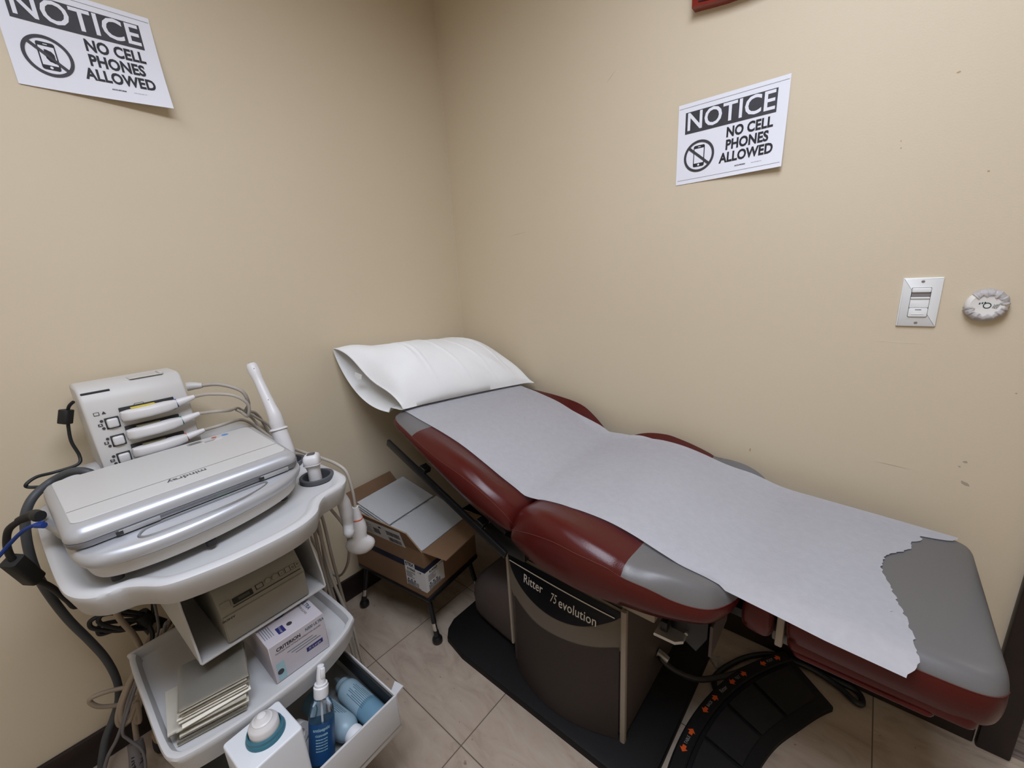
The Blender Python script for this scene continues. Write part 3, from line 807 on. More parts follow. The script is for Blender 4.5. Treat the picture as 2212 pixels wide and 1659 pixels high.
# hem stitching round the mouth and pressed folds across the case
for uu, rr_ in ((.004, .0016),): b.tube([Vector(p) for p in pring(uu)]+[Vector(pring(uu)[0])], rr_, m_linen, n=6, sub=2)
b.build('pillowcase', pw_, smooth=75)
b = MB()
rin = [[Vector(p)*1.0 for p in pring(u, .006)] for u in (.20, .24, .30, .38)]
c0 = sum(rin[0], Vector())/len(rin[0])
b.rings([[c0+(p-c0)*.30+Vector((0, -.012, 0)) for p in rin[0]], [c0+(p-c0)*.80+Vector((0, -.004, 0)) for p in rin[0]], [c0+(p-c0)*.97 for p in rin[0]]]+rin[1:], m_linen2)
b.build('pillow_filling', pw_, smooth=75)
b = MB(); B_, F_, up_, dn_ = pcol(.0)
q = B_+(F_-B_)*.34+Vector((.003, -.006, -.012))
b.prism([(0, 0), (.030, .002), (.032, -.016), (.016, -.024), (.002, -.016)], 0, .0006, m_linen, 0, 1, frame(q, (.75, .3, -.35), (.35, .1, .9))); b.build('care_tag', pw_)

# ------------------------------------------------------------------ foot pedal control and cord
m_pad = mat('black_rubber_pad', (0.010, 0.009, 0.009), 0.65, spec=.3, bump=0.25, bscale=700)
m_orange = mat('orange_arrow_print', (0.62, 0.085, 0.012), 0.5)
m_ltx = mat('grey_pedal_lettering', (0.30, 0.28, 0.27), 0.5)
m_cordb = mat('black_rubber_cord', (0.014, 0.014, 0.016), 0.38)
fp = thing('foot_pedal', 'black arc-shaped foot pedal with orange arrows on the floor under the table', 'foot pedal', T(1.40, -.32, 0))
OC, OR = Vector((2.100, -.537)), .8215
def parc(r, y, z=0):
    """point on the arc through height y at radial distance r inside the outer rim"""
    a = PI-math.asin((y-OC.y)/OR)
    c = OC+Vector((math.cos(a), math.sin(a)))*OR
    d = Vector((math.cos(a), math.sin(a)))
    p = c-d*r
    return Vector((p.x, p.y, z)), a
def body_depth(y): return interp([-.66, -.46, -.30, -.17, -.03], [.175, .175, .178, .184, .176], y)
def arcplate(r0, r1, y0_, y1_, z0, z1, m, b, n=26, slope=0.0, bev=True):
    rings = []
    for i in range(n+1):
        y = lerp(y0_, y1_, i/n)
        ra = r0(y) if callable(r0) else r0; rb = r1(y) if callable(r1) else r1
        A = parc(ra, y)[0]; Bq = parc(rb, y)[0]
        e = .003 if bev else 0
        d = (Bq-A).normalized()
        zt0 = z1; zt1 = z1-slope
        rings.append([(A.x, A.y, z0), (A.x, A.y, zt0-e), tuple(A+d*e+Vector((0, 0, zt0))), tuple(Bq-d*e+Vector((0, 0, zt1))), (Bq.x, Bq.y, zt1-e), (Bq.x, Bq.y, z0)])
    b.rings(rings, m)
b = MB(); arcplate(0, lambda y: body_depth(y), -.655, -.028, 0, .034, m_black, b, 34, .016)
b.build('housing', fp)
b = MB(); arcplate(.004, .040, -.645, -.036, .033, .044, m_black, b, 30)
cuts = [(-.640, -.462), (-.456, -.322), (-.316, -.196), (-.190, -.052)]
def onrim(s, y, size, m, r=.0215, sx=1.0):
    p, a_ = parc(r, y, .0447)
    t = Vector((math.sin(a_), -math.cos(a_), 0))
    t = -t if t.y < 0 else t
    b.text(s, size, m, frame(p, t, (-t.y, t.x, 0), (0, 0, 1)), sx=sx)
def arrow(y, up):
    p, a_ = parc(.0215, y, .0447)
    t = Vector((math.sin(a_), -math.cos(a_), 0)); t = -t if t.y < 0 else t
    if not up: t = -t
    nn = Vector((-t.y, t.x, 0)); h = .0105
    P = lambda f, s: p+t*f*h+nn*s*h
    b.poly([P(1, 0), P(0, 1), P(0, .45), P(-.85, .45), P(-.85, -.45), P(0, -.45), P(0, -1)][::-1], m_orange)
ys = [(-.528, 0), (-.473, 1), (-.386, 0), (-.332, 1), (-.246, 0), (-.196, 1), (-.119, 0), (-.069, 1)]
for y, up in ys: arrow(y, up)
for s_, y in (('TABLE', -.501), ('BACK', -.360), ('TILT', -.221), ('FOOT', -.094)): onrim(s_, y, .0115, m_ltx, sx=.8)
onrim('Ritter', -.288, .0165, m_ltx, sx=.75)
b.build('label_rim', fp)
for y0_, y1_ in cuts:
    b = MB(); arcplate(.050, lambda y: body_depth(y)-.030, y0_+.004, y1_-.004, .026, .041, m_pad, b, 8, .014); b.build('pedal_pad', fp)
b = MB()
b.tube([(1.170, -.375, .135), (1.185, -.385, .128), (1.225, -.375, .105), (1.275, -.335, .075), (1.315, -.270, .050), (1.350, -.205, .030), (1.395, -.120, .020), (1.455, -.045, .016), (1.53, -.030, .014), (1.60, -.048, .012), (1.645, -.075, .010), (1.657, -.060, .010), (1.640, -.030, .010), (1.57, -.028, .010), (1.45, -.028, .010), (1.375, -.085, .010), (1.325, -.165, .010), (1.300, -.235, .009), (1.312, -.275, .009), (1.335, -.29, .012)], .0085, m_cordb, n=10)
b.lathe([(0, 0), (.012, 0), (.012, .02), (.0105, .035), (0, .035)], m_alu, frame((1.1655, -.373, .137), (0, 1, 0), (0.2, 0, .98), (.98, -.15, -.15)), 16)
b.build('cord', fp)
m_tis = mat('white_tissue', (0.62, 0.58, 0.54), 0.95)
b = MB()
rt = random.Random(11)
def tis(u, v):
    x = lerp(-.018, .018, u); y = lerp(-.022, .018, v)
    return Vector((1.290+x*math.cos(.8)-y*math.sin(.8), -.168+x*math.sin(.8)+y*math.cos(.8), .003+.010*abs(noise.noise(Vector((x*60, y*60, 1))))*(1-abs(2*u-1)*.6)))
b.grid(14, 14, tis, m_tis, None, thick=.001)
tag(b.build('tissue_scrap', smooth=0), 'crumpled white tissue scrap on the floor beside the table base', 'tissue')
# ------------------------------------------------------------------ cardboard box of drapes on a small stand
m_card = mat('brown_cardboard', (0.20, 0.112, 0.058), 0.85, bump=0.12, bscale=260, col2=(0.175, 0.098, 0.050), vscale=9)
m_cardin = mat('cardboard_edge', (0.26, 0.17, 0.10), 0.9)
m_navy = mat('navy_print', (0.012, 0.016, 0.035), 0.6)
m_label = mat('white_label', (0.62, 0.60, 0.58), 0.6)
m_drape = mat('white_drape_sheet', (0.80, 0.80, 0.79), 0.9, bump=0.2, bscale=200)
m_drapeedge = mat('drape_fold_edge', (0.55, 0.54, 0.51), 0.9)
m_chrome = mat('chrome', (0.75, 0.74, 0.72), 0.12, metal=1.0)
BA = Vector((.9916, .1295, 0)); BB_ = Vector((-.1295, .9916, 0))
BL, BW, BZ0, BZ1 = .385, .280, .198, .386
BO = Vector((.470, -.705, 0))-BA*BL                 # left near corner on plan
XM = frame(BO, BA, BB_, (0, 0, 1))                  # local: x along the front, y to the back wall, z up
# stand
st = thing('low_stand', 'low black four-legged stand with chrome leg rings under the cardboard box', 'stand', XM.copy())
b = MB(); b.bb(-.005, BL+.005, .0, BW, .178, .1965, m_blackmet, .004, 2, XM); b.build('shelf_top', st)
for lx, ly, fx, fy in ((.030, .015, .005, -.008), (.365, .020, .392, .013), (.030, .25, .01, .27), (.365, .25, .385, .27)):
    A = XM @ Vector((lx, ly, .180)); Bq = XM @ Vector((fx, fy, .030)); d = Bq-A
    b = MB(); b.cyl(A, A+d*.66, .0095, m_blackmet, n=14); b.cyl(A+d*.66, A+d*.86, .0085, m_chrome, n=16); b.cyl(A+d*.86, Bq, .0095, m_blackmet, .011, 14)
    q = Bq.copy(); b.lathe([(0, 0), (.013, 0), (.0185, .007), (.0185, .019), (.013, .028), (0, .031)], m_blackmet, T(q.x, q.y, 0.0), 18)
    b.build('leg', st)

bx = thing('cardboard_box', 'open brown cardboard box with white shipping labels on the low stand', 'box', XM @ T(0, 0, BZ0))
t_ = .004
b = MB()
b.bb(0, BL, 0, BW, BZ0, BZ0+t_, m_card, 0, 1, XM)
b.bb(0, BL, 0, t_, BZ0, BZ1, m_card, 0, 1, XM); b.bb(0, BL, BW-t_, BW, BZ0, BZ1, m_card, 0, 1, XM)
b.bb(0, t_, t_, BW-t_, BZ0, BZ1, m_card, 0, 1, XM); b.bb(BL-t_, BL, t_, BW-t_, BZ0, BZ1, m_card, 0, 1, XM)
# printed stripe and its pale lettering
b.bb(-.0004, BL+.0004, -.0006, .002, .298, .322, m_navy, 0, 1, XM)
b.bb(BL-.002, BL+.0006, -.0006, .135, .298, .322, m_navy, 0, 1, XM)
b.text('CUSTOMERS', .017, m_ink, XM @ frame((.17, -.0009, .311), (1, 0, 0), (0, 0, 1), (0, -1, 0)), sx=1.2, bold=.0006)
b.build('carton', bx)
def flap(name, pts, hinge):
    """corrugated flap: quad given by 4 local points, hinge edge first two"""
    P = [Vector(p) for p in pts]
    nrm = (P[1]-P[0]).cross(P[3]-P[0]).normalized()*.0022
    b = MB(); V = [p+nrm for p in P]+[p-nrm for p in P]
    b.raw(V, [(0, 1, 2, 3), (7, 6, 5, 4), (0, 4, 5, 1), (1, 5, 6, 2), (2, 6, 7, 3), (3, 7, 4, 0)], m_card, XM, fm=[m_card, m_card, m_cardin, m_cardin, m_cardin, m_cardin])
    return b
fl = flap('flap', [(.002, .002, BZ1), (BL-.002, .002, BZ1), (BL-.045, -.018, BZ1+.072), (.004, -.018, BZ1+.083)], 0)
fM = XM @ frame((.218, -.0205, BZ1+.030), (1, 0, 0), (0, -.233, .972))
fM = XM @ T(0, 0, 0)
def onflap(u, v):   # u metres along x, v 0..1 up the flap
    return Vector((u, .002-.020*v-.0045, BZ1+.080*v))
def fquad(u0, u1, v0, v1, m, k=0.0):
    P = [onflap(u0, v0), onflap(u1, v0), onflap(u1, v1), onflap(u0, v1)]
    P = [p-Vector((0, k, 0)) for p in P]
    fl.raw(P, [(0, 1, 2, 3)], m, XM, recalc=False)
fquad(.070, .305, -.12, .78, m_label)
rl = random.Random(8)
for k in range(9):   # address lines and barcodes on the shipping label
    fquad(.098, .098+rl.uniform(.03, .05), .58-.075*k, .60-.075*k, m_ink2, .0004)
fquad(.186, .200, .53, .63, m_ink, .0004)
for k in range(12): fquad(.150+.0028*k, .1515+.0028*k+rl.uniform(0, .001), .10, .42, m_ink2, .0004)
for k in range(26): fquad(.222+.0028*k, .2232+.0028*k+rl.uniform(0, .001), .30, .56, m_ink2, .0004)
for k in range(22): fquad(.225+.003*k, .2264+.003*k+rl.uniform(0, .001), -.06, .18, m_ink2, .0004)
fl.build('flap', bx)
flap('flap', [(.002, .004, BZ1), (.002, BW-.004, BZ1), (-.050, BW-.028, BZ1+.095), (-.052, .010, BZ1+.098)], 0).build('flap', bx)
flap('flap', [(BL-.002, .004, BZ1), (BL-.002, BW-.004, BZ1), (BL+.095, BW-.01, BZ1+.004), (BL+.092, .020, BZ1-.010)], 0).build('flap', bx)
flap('flap', [(.004, BW-.002, BZ1), (BL-.004, BW-.002, BZ1), (BL-.03, BW+.030, BZ1-.075), (.03, BW+.030, BZ1-.075)], 0).build('flap', bx)
# product label wrapped round the near corner
b = MB()
b.bb(BL-.098, BL+.0006, -.0009, 0, .222, .302, m_label, 0, 1, XM); b.bb(BL, BL+.0009, -.0009, .092, .222, .302, m_label, 0, 1, XM)
b.bb(BL-.098, BL-.048, -.0009, 0, .302, .322, m_label, 0, 1, XM)
FA = lambda x, z, k=.0012: XM @ frame((BL+x, -k, z), (1, 0, 0), (0, 0, 1), (0, -1, 0))
FB = lambda y, z, k=.0012: XM @ frame((BL+k, y, z), (0, 1, 0), (0, 0, 1), (1, 0, 0))
b.text('TEX', .018, m_ink, FA(-.069, .3125), sx=1.0, bold=.0008)
b.prism([(-.012, .004), (-.004, .008), (-.003, -.006), (-.007, -.009), (-.008, .001)], 0, .0002, m_ink, 0, 1, FA(-.084, .312))
for F_, s_ in ((FA, -1), (FB, 1)):
    c0 = -.072 if s_ < 0 else .035
    b.text('919365', .0135, m_ink, F_(c0+.005, .293), sx=1.0, bold=.0005)
    b.text('x 100', .008, m_ink, F_(c0+.046, .294), sx=1.0, bold=.0002)
    for k in range(6): b.bb(-.022, -.022+rl.uniform(.024, .048), .0, .0014, 0, .0002, m_ink2, 0, 1, F_(c0, .282-.0045*k))
    for k in range(3): b.bb(-.018+.016*k, -.011+.016*k, -.003, .003, 0, .0002, m_ink2, 0, 1, F_(c0, .249))
    x = -.022
    while x < .034:
        w_ = rl.uniform(.0008, .0022); b.bb(x, x+w_, -.008, .008, 0, .0002, m_ink2, 0, 1, F_(c0, .2365)); x += w_+rl.uniform(.0008, .002)
    b.bb(-.022, .045, -.0012, .0012, 0, .0002, m_ink, 0, 1, F_(c0, .2252))
b.build('product_label', bx)

def drape(name, label, P, n, M):
    """stack of folded drapes: quad of 4 local points (top face), n folded layers below it"""
    s = MB(); r_ = random.Random(n)
    P = [Vector(p) for p in P]
    for k in range(n):
        dz = -.0125*k; j = r_.uniform(-.0015, .0015) if k else 0
        def fn(u, v):
            p = (P[0]*(1-u)+P[1]*u)*(1-v)+(P[3]*(1-u)+P[2]*u)*v
            c = .004*math.sin(PI*u)*math.sin(PI*v)
            return Vector((p.x+j, p.y+j, p.z+dz+c*(1 if k == 0 else .3)))
        s.grid(14, 14, fn, m_drape, M, thick=-.0105)
    o = s.build(name, smooth=60)
    return tag(o, label, 'drape', 'folded drape packs in the cardboard box')
# local box coordinates: x along the front, y to the back
drape('drape_pack', 'white folded drape pack in the box, nearer the left wall and slightly higher', [(.014, .030, .462), (.205, .020, .428), (.205, .250, .428), (.014, .268, .462)], 12, XM)
drape('drape_pack', 'white folded drape pack in the box beside the tan side flap', [(.212, .012, .424), (.378, .008, .386), (.378, .250, .386), (.212, .262, .424)], 10, XM)
# ------------------------------------------------------------------ ultrasound cart (built in cart coordinates: u front, v right, z up)
m_cart = mat('cart_white_plastic', (0.54, 0.535, 0.53), 0.38, bump=0.05, bscale=900)
m_cartd = mat('cart_grey_plastic', (0.33, 0.33, 0.32), 0.45)
m_cup = mat('dark_grey_rubber', (0.075, 0.078, 0.085), 0.55)
m_dev = mat('silver_paint', (0.50, 0.51, 0.53), 0.36, metal=0.45)
m_devd = mat('dark_silver_paint', (0.26, 0.26, 0.27), 0.35, metal=0.5)
m_lidp = mat('pearl_grey_panel', (0.53, 0.52, 0.50), 0.45)
m_bone = mat('bone_plastic', (0.56, 0.54, 0.51), 0.42, bump=0.04, bscale=900)
m_probe = mat('probe_white_plastic', (0.66, 0.64, 0.63), 0.36)
m_cable = mat('beige_cable', (0.40, 0.36, 0.31), 0.5)
m_cable2 = mat('warm_beige_cable', (0.31, 0.245, 0.18), 0.5)
m_gcable = mat('grey_cable', (0.060, 0.064, 0.068), 0.5)
m_gcable2 = mat('mid_grey_cable', (0.14, 0.13, 0.13), 0.5)
m_blue = mat('blue_network_cable', (0.006, 0.035, 0.20), 0.45)
m_yel = mat('yellow_tab', (0.60, 0.48, 0.06), 0.5)
m_print = mat('beige_printer_plastic', (0.27, 0.255, 0.215), 0.5, bump=0.04, bscale=900)
m_printd = mat('smoked_window', (0.02, 0.02, 0.018), 0.25)
m_led = mat('green_indicator', (0.05, 0.5, 0.1), 0.4, emit=(0.05, 0.9, 0.15), estr=0.8)
m_rubber = mat('black_rubber', (0.012, 0.012, 0.012), 0.55)
m_cast = mat('worn_cream_plastic', (0.45, 0.36, 0.24), 0.5, col2=(0.28, 0.18, 0.09), vscale=18)

CM = T(0.36, -1.24, 0) @ rotM('Z', math.radians(3.0))
def cb(b, name, parent=None, smooth=40):
    b.bm.transform(CM); return b.build(name, parent, smooth)
def cthing(name, label, cat, u, v, z, group=None): return thing(name, label, cat, CM @ T(u, v, z), group)

cart = cthing('ultrasound_cart', 'white plastic medical cart beside the left wall carrying the scanner', 'cart', 0, 0, 0)
# worktop: bulging front, dished top, thick rounded lip
WT = [(-.318, -.215), (-.30, -.238), (-.16, -.243), (.00, -.243), (.13, -.240), (.185, -.232), (.222, -.212), (.233, -.190), (.240, -.170), (.262, -.151), (.292, -.130), (.308, -.098), (.322, -.040), (.327, .02), (.326, .075), (.318, .115), (.298, .150), (.268, .172), (.246, .196), (.238, .225), (.230, .255), (.205, .278), (.165, .288), (.06, .289), (-.10, .284), (-.26, .275), (-.305, .262), (-.318, .235)]
WT = smoothpoly(WT, 4)
cx_, cy_ = 0.0, .02
def inset(P, d):
    xs = [p[0] for p in P]; ys = [p[1] for p in P]
    mx, my = (min(xs)+max(xs))/2, (min(ys)+max(ys))/2; hx, hy = (max(xs)-min(xs))/2, (max(ys)-min(ys))/2
    return [(mx+(x-mx)*(1-d/hx), my+(y-my)*(1-d/hy)) for x, y in P]
sg = 1
levels = [(.030, .745), (.018, .747), (.012, .752), (.004, .782), (.001, .792), (.002, .798), (.007, .802), (.014, .803), (.022, .801), (.030, .796), (.036, .794)]
rings = [[(p[0], p[1], z) for p in inset(WT, sg*d)] for d, z in levels]
b = MB(); b.rings(rings, m_cart, cap=True)
wt = cb(b, 'worktop', cart)
def bore(obj_, cutters):
    """cut holes: boolean modifiers evaluated into the mesh"""
    for c_ in cutters:
        md = obj_.modifiers.new('b', 'BOOLEAN'); md.operation = 'DIFFERENCE'; md.object = c_; md.solver = 'EXACT'
    dg_ = bpy.context.evaluated_depsgraph_get(); dg_.update()
    me_ = bpy.data.meshes.new_from_object(obj_.evaluated_get(dg_)); old = obj_.data
    obj_.modifiers.clear(); obj_.data = me_; me_.name = old.name; bpy.data.meshes.remove(old)
    for c_ in cutters: bpy.data.objects.remove(c_)
    me_.shade_smooth(); me_.set_sharp_from_angle(angle=math.radians(40))
def cutter(u, v, r):
    b = MB(); b.lathe([(0, .70), (r, .70), (r, .85), (0, .85)], m_cart, T(u, v, 0), 32); return cb(b, 'cutter', cart)
bore(wt, [cutter(.132, .236, .0405), cutter(-.036, .242, .0405)])
# raised rear deck
b = MB(); b.box((-.285, .02, .833), (.085, .44, .10), m_cart, .025, 4); cb(b, 'rear_deck', cart)
# probe holders let into the right-hand edge
def cup(u, v, r=.034):
    b = MB()
    b.lathe([(r+.008, .797), (r+.008, .806), (r+.004, .808), (r, .806), (r-.002, .800), (r-.004, .765), (r-.010, .748), (r-.008, .745), (r+.004, .760), (r+.006, .797), (r+.008, .797)], m_cup, T(u, v, 0), 28, fill=False)
    return b
cb(cup(.132, .236), 'probe_holder', cart); cb(cup(-.036, .242), 'probe_holder', cart)
# hook under the right edge
b = MB()
b.tube([(.185, .262, .752), (.185, .268, .725), (.183, .272, .690), (.181, .272, .660), (.186, .268, .640)], [.013, .0170, .0170, .0140, .0145], m_cart, n=16)
b.lathe([(0, -.015), (.0095, -.012), (.0145, -.004), (.0145, .004), (.0095, .012), (0, .015)], m_cart, T(.188, .267, .638), 16)
cb(b, 'cable_hook', cart)
# column, printer cage
b = MB(); b.box((-.17, .065, .48), (.11, .15, .56), m_cartd, .02, 3); cb(b, 'column', cart)
b = MB()
def cagewall(v, z1):
    P = [(-.15, .548), (.214, .548), (.208, .585), (.180, .660), (.172, z1), (-.15, z1)]
    b.prism(P, 0, .004, m_cart, .0008, 1, frame((0, v, 0), (1, 0, 0), (0, 0, 1), (0, -1, 0)))
cagewall(-.098, .745); cagewall(.171, .745); b.bb(-.15, .214, -.100, .169, .544, .549, m_cart, .001, 1)
cb(b, 'printer_cage', cart)
# lower tray with upturned rim
TR = smoothpoly([(-.100, -.150), (-.085, -.180), (-.03, -.187), (.10, -.192), (.245, -.196), (.285, -.188), (.302, -.165), (.318, -.09), (.324, 0.0), (.320, .08), (.300, .150), (.278, .188), (.250, .203), (.10, .206), (-.06, .202), (-.100, .17)], 4)
sg2 = 1
lv = [(.018, .400), (.010, .402), (.002, .440), (0, .450), (.002, .455), (.006, .4565), (.011, .455), (.015, .448), (.019, .4365), (.024, .435)]
b = MB(); b.rings([[(p[0], p[1], z) for p in inset(TR, sg2*d)] for d, z in lv], m_cart, cap=True); cb(b, 'tray', cart)
# drawer housing and the open drawer
b = MB(); b.box((-.005, .010, .335), (.19, .36, .13), m_cartd, .006, 2); cb(b, 'drawer_housing', cart)
dr = MB()
DZ0, DZ1, DU0, DU1, DV0, DV1 = .238, .332, .10, .438, -.165, .186
dr.bb(DU0, DU1, DV0, DV1, DZ0, DZ0+.005, m_cartd)
dr.bb(DU1-.006, DU1, DV0, DV1, DZ0-.012, DZ1, m_cart, .002)
dr.bb(DU0, DU1, DV1-.004, DV1, DZ0, DZ1, m_cart, .0012); dr.bb(DU0, DU1, DV0, DV0+.004, DZ0, DZ1, m_cart, .0012)
dr.bb(DU0, DU0+.004, DV0, DV1, DZ0, DZ1, m_cart)
dr.bb(DU0+.01, DU1-.008, DV1-.010, DV1-.0045, DZ1-.050, DZ1-.006, m_rubber, .001)
dro = cb(dr, 'drawer', cart)
hb = MB(); hb.prism([(DU1-.028, DV1), (DU1-.010, DV1), (DU1-.016, DV1+.030), (DU1-.045, DV1+.026)], DZ1-.018, DZ1-.012, m_cart, .001, 1); cb(hb, 'drawer_catch', dro)
# base with casters
b = MB(); b.box((.0, .02, .165), (.54, .37, .05), m_cartd, .02, 3); b.box((-.17, .02, .22), (.14, .18, .09), m_cartd, .01, 2); cb(b, 'base', cart)
def caster(u, v, a):
    M = T(u, v, 0) @ rotM('Z', a)
    b = MB()
    b.cyl(M @ Vector((0, 0, .105)), M @ Vector((0, 0, .145)), .011, m_alu)
    b.lathe([(0, .060), (.034, .060), (.040, .070), (.040, .086), (.030, .104), (0, .108)], m_cast, M, 22)
    b.box((.018, 0, .072), (.05, .030, .05), m_cast, .008, 2, M)
    o = cb(b, 'caster', cart)
    w2 = MB(); tyre = [(.026, -.011), (.046, -.011), (.050, -.006), (.050, .006), (.046, .011), (.026, .011)]
    for dv in (-.024, .024):
        w2.lathe(tyre, m_rubber, M @ T(.018, dv, .050) @ rotM('X', PI/2), 28)
        w2.lathe([(0, -.009), (.028, -.009), (.028, .009), (0, .009)], m_cast, M @ T(.018, dv, .050) @ rotM('X', PI/2), 24)
    cb(w2, 'wheel', o)
caster(.215, .200, -.5); caster(.215, -.15, .4); caster(-.23, .19, .2); caster(-.23, -.15, 2.6)

# ------------------------------------------------------------------ portable ultrasound scanner (closed)
sc = cthing('ultrasound_scanner', 'closed silver laptop-style ultrasound scanner on the cart worktop', 'ultrasound machine', .04, -.01, .81)
BASE = smoothpoly([(-.16, -.205), (.05, -.214), (.15, -.214), (.200, -.207), (.228, -.190), (.247, -.150), (.257, -.095), (.257, -.03), (.247, .04), (.228, .105), (.200, .155), (.160, .188), (.12, .196), (.0, .196), (-.16, .190)], 4)
sgb = 1
def lev(P, L, s_): return [[(p[0], p[1], z) for p in inset(P, s_*d)] for d, z in L]
b = MB(); b.rings(lev(BASE, [(.030, .812), (.016, .816), (.010, .836), (.008, .842)], sgb), m_bone); cb(b, 'underside', sc)
b = MB(); b.rings(lev(BASE, [(.009, .842), (.003, .845), (0, .852), (.001, .860), (.005, .867), (.012, .870)], sgb), m_dev)
bo = cb(b, 'base_shell', sc)
# carrying handle opening in the bowed front
HO = smoothpoly([(.203, -.120), (.222, -.128), (.236, -.108), (.241, -.03), (.235, .035), (.219, .080), (.204, .094), (.199, .075), (.198, -.02), (.198, -.10)], 4)
sgh = 1
b = MB(); b.rings(lev(HO, [(-.004, .8695), (-.002, .8725), (.001, .8722), (.003, .866), (.004, .858)], sgh), m_devd, cap=False)
b.prism(inset(HO, sgh*.0035), .852, .8585, m_lidp); cb(b, 'handle_recess', bo)
# lid
LID = [(p[0], p[1]) for p in rrect(-.150, .190, -.216, .182, .028, 6)]
LID = [(p[0], p[1]+(.028*max(0, min(1, (.12-p[0])/.27)) if p[1] > 0 else 0)) for p in LID]
sgl = 1
b = MB(); b.rings(lev(LID, [(.008, .871), (.003, .873), (0, .880), (0, .884)], sgl), m_devd); cb(b, 'lid_seal', sc)
b = MB(); b.rings(lev(LID, [(.001, .885), (0, .889), (.002, .899), (.008, .907), (.017, .9105), (.022, .911)], sgl), m_dev)
lid = cb(b, 'lid', sc)
b = MB()
PN = rrect(-.128, .158, -.200, .168, .014, 5)
PN = [(p[0], p[1]+(.020*max(0, min(1, (.12-p[0])/.27)) if p[1] > 0 else 0)) for p in PN]
b.prism(PN, .9105, .9122, m_lidp, .001, 1)
b.prism([(.0910, -.199), (.0935, -.199), (.0935, .171), (.0910, .171)], .9122, .9124, m_devd)
UP = lambda u, v, a=0.0: T(u, v, .9126) @ rotM('Z', a)
b.text('mindray', .0235, m_cup, UP(.1085, -.018, -PI/2+.0), sx=.92, bold=.0004)
b.bb(-.118, -.100, .040, .072, .9122, .9125, mat('grey_sticker', (0.30, 0.30, 0.29), 0.5)); b.bb(-.098, -.082, .068, .112, .9122, .9125, m_label)
for k in range(3): b.bb(-.097+.005*k, -.0955+.005*k, .072, .100-.004*k, .9125, .9127, m_ink2)
for k in range(3): b.bb(-.116+.006*k, -.114+.006*k, .044, .068, .9125, .9127, m_ink)
b.lathe([(0, .9122), (.006, .9122), (.006, .9126), (0, .9126)], mat('red_sticker', (0.45, 0.08, 0.05), 0.5), T(-.112, .100, 0), 16)
b.lathe([(0, .9122), (.008, .9122), (.008, .9126), (0, .9126)], mat('blue_sticker', (0.10, 0.25, 0.55), 0.5), T(-.110, .125, 0), 16)
cb(b, 'lid_panel', lid)
b = MB()
for v0 in (-.120, .120):
    b = MB(); b.bb(.1865, .1915, v0-.030, v0+.030, .8735, .8825, m_dev, .001); b.bb(.1912, .1920, v0-.034, v0-.024, .8745, .8815, m_slot); cb(b, 'latch', sc)
b = MB()
for v0 in (.010, .022): b.lathe([(0, 0), (.0016, 0), (.0016, .0012), (0, .0014)], m_led, T(.194, v0, .8702), 10)
cb(b, 'indicator', sc)
for u, v in ((.205, -.17), (.236, -.035), (.18, .13)):
    b = MB(); b.lathe([(0, .8035 if v < -.1 else .8035), (.009, .8035), (.009, .814), (0, .814)], m_rubber, T(u, v, 0), 14); cb(b, 'foot', sc)
for u, v in ((-.12, -.16), (-.12, .15)):
    b = MB(); b.lathe([(0, .795), (.009, .795), (.009, .814), (0, .814)], m_rubber, T(u, v, 0), 14); cb(b, 'foot', sc)

# ------------------------------------------------------------------ probe port module behind it
pm = cthing('probe_port_module', 'upright bone-coloured probe port box at the back of the cart', 'medical device', -.26, -.01, .885)
# side profile in (u, z): front face leans back, chamfered top
prof = [(-.190, .885), (-.205, 1.015), (-.214, 1.048), (-.226, 1.078), (-.240, 1.086), (-.322, 1.088), (-.328, 1.08), (-.325, .885)]
def at_face(z): return interp([.885, 1.015, 1.048, 1.078], [-.190, -.205, -.214, -.226], z)
b = MB()
PMX = frame((0, 0, 0), (1, 0, 0), (0, 0, 1), (0, -1, 0))
b.prism(prof, -.092, .112, m_bone, .007, 3, PMX)
cb(b, 'housing', pm)
b = MB(); b.box((-.2245, -.080, 1.0715), (.006, .052, .005), m_slot, .001); cb(b, 'card_slot', pm)
b = MB(); b.bb(-.272, -.232, -.012, .056, 1.0865, 1.0885, m_bone, .0008); b.bb(-.276, -.235, .050, .058, 1.0868, 1.092, m_bone, .001); cb(b, 'top_recess', pm)
for k, z in enumerate((.9945, .950, .905)):
    f = at_face(z)
    b = MB(); b.box((f+.0005, -.0695, z), (.004, .026, .028), m_slot, .001); cb(b, 'key_surround', pm)
    b = MB(); b.box((f+.004, -.0695, z), (.012, .021, .022), m_probe, .004, 3); cb(b, 'release_key', pm)
b = MB()
FP = lambda v, z, s=0: frame((at_face(z)+.0012, v, z), (0, 1, 0), (-.1, 0, 1))
for k, z in enumerate((.9945, .950, .905)):
    b.bb(-.004, .004, -.003, .003, 0, .0002, m_ink2, 0, 1, FP(-.0915, z)); b.text('ABC'[k], .006, m_bone, FP(-.0915, z) @ T(0, 0, .0004), bold=.0003)
    cb(b, 'port_letter', pm)
    for dz in (.009, -.009): b = MB(); b.lathe([(.0022, 0), (.0032, 0), (.0032, .0002), (.0022, .0002)], m_ink2, FP(-.0875, z+dz), 12); cb(b, 'lock_icon', pm)
    b = MB()
b.bb(-.005, .005, -.004, .004, 0, .0002, m_ink2, 0, 1, FP(-.092, 1.022)); b.bb(-.0038, .0038, -.0028, .0028, .0002, .0003, m_bone, 0, 1, FP(-.092, 1.022))
cb(b, 'type_icon', pm); b = MB(); b.poly([(-.004, -.003, 0), (.004, -.003, 0), (0, .004, 0)], m_ink2, FP(-.079, 1.022))
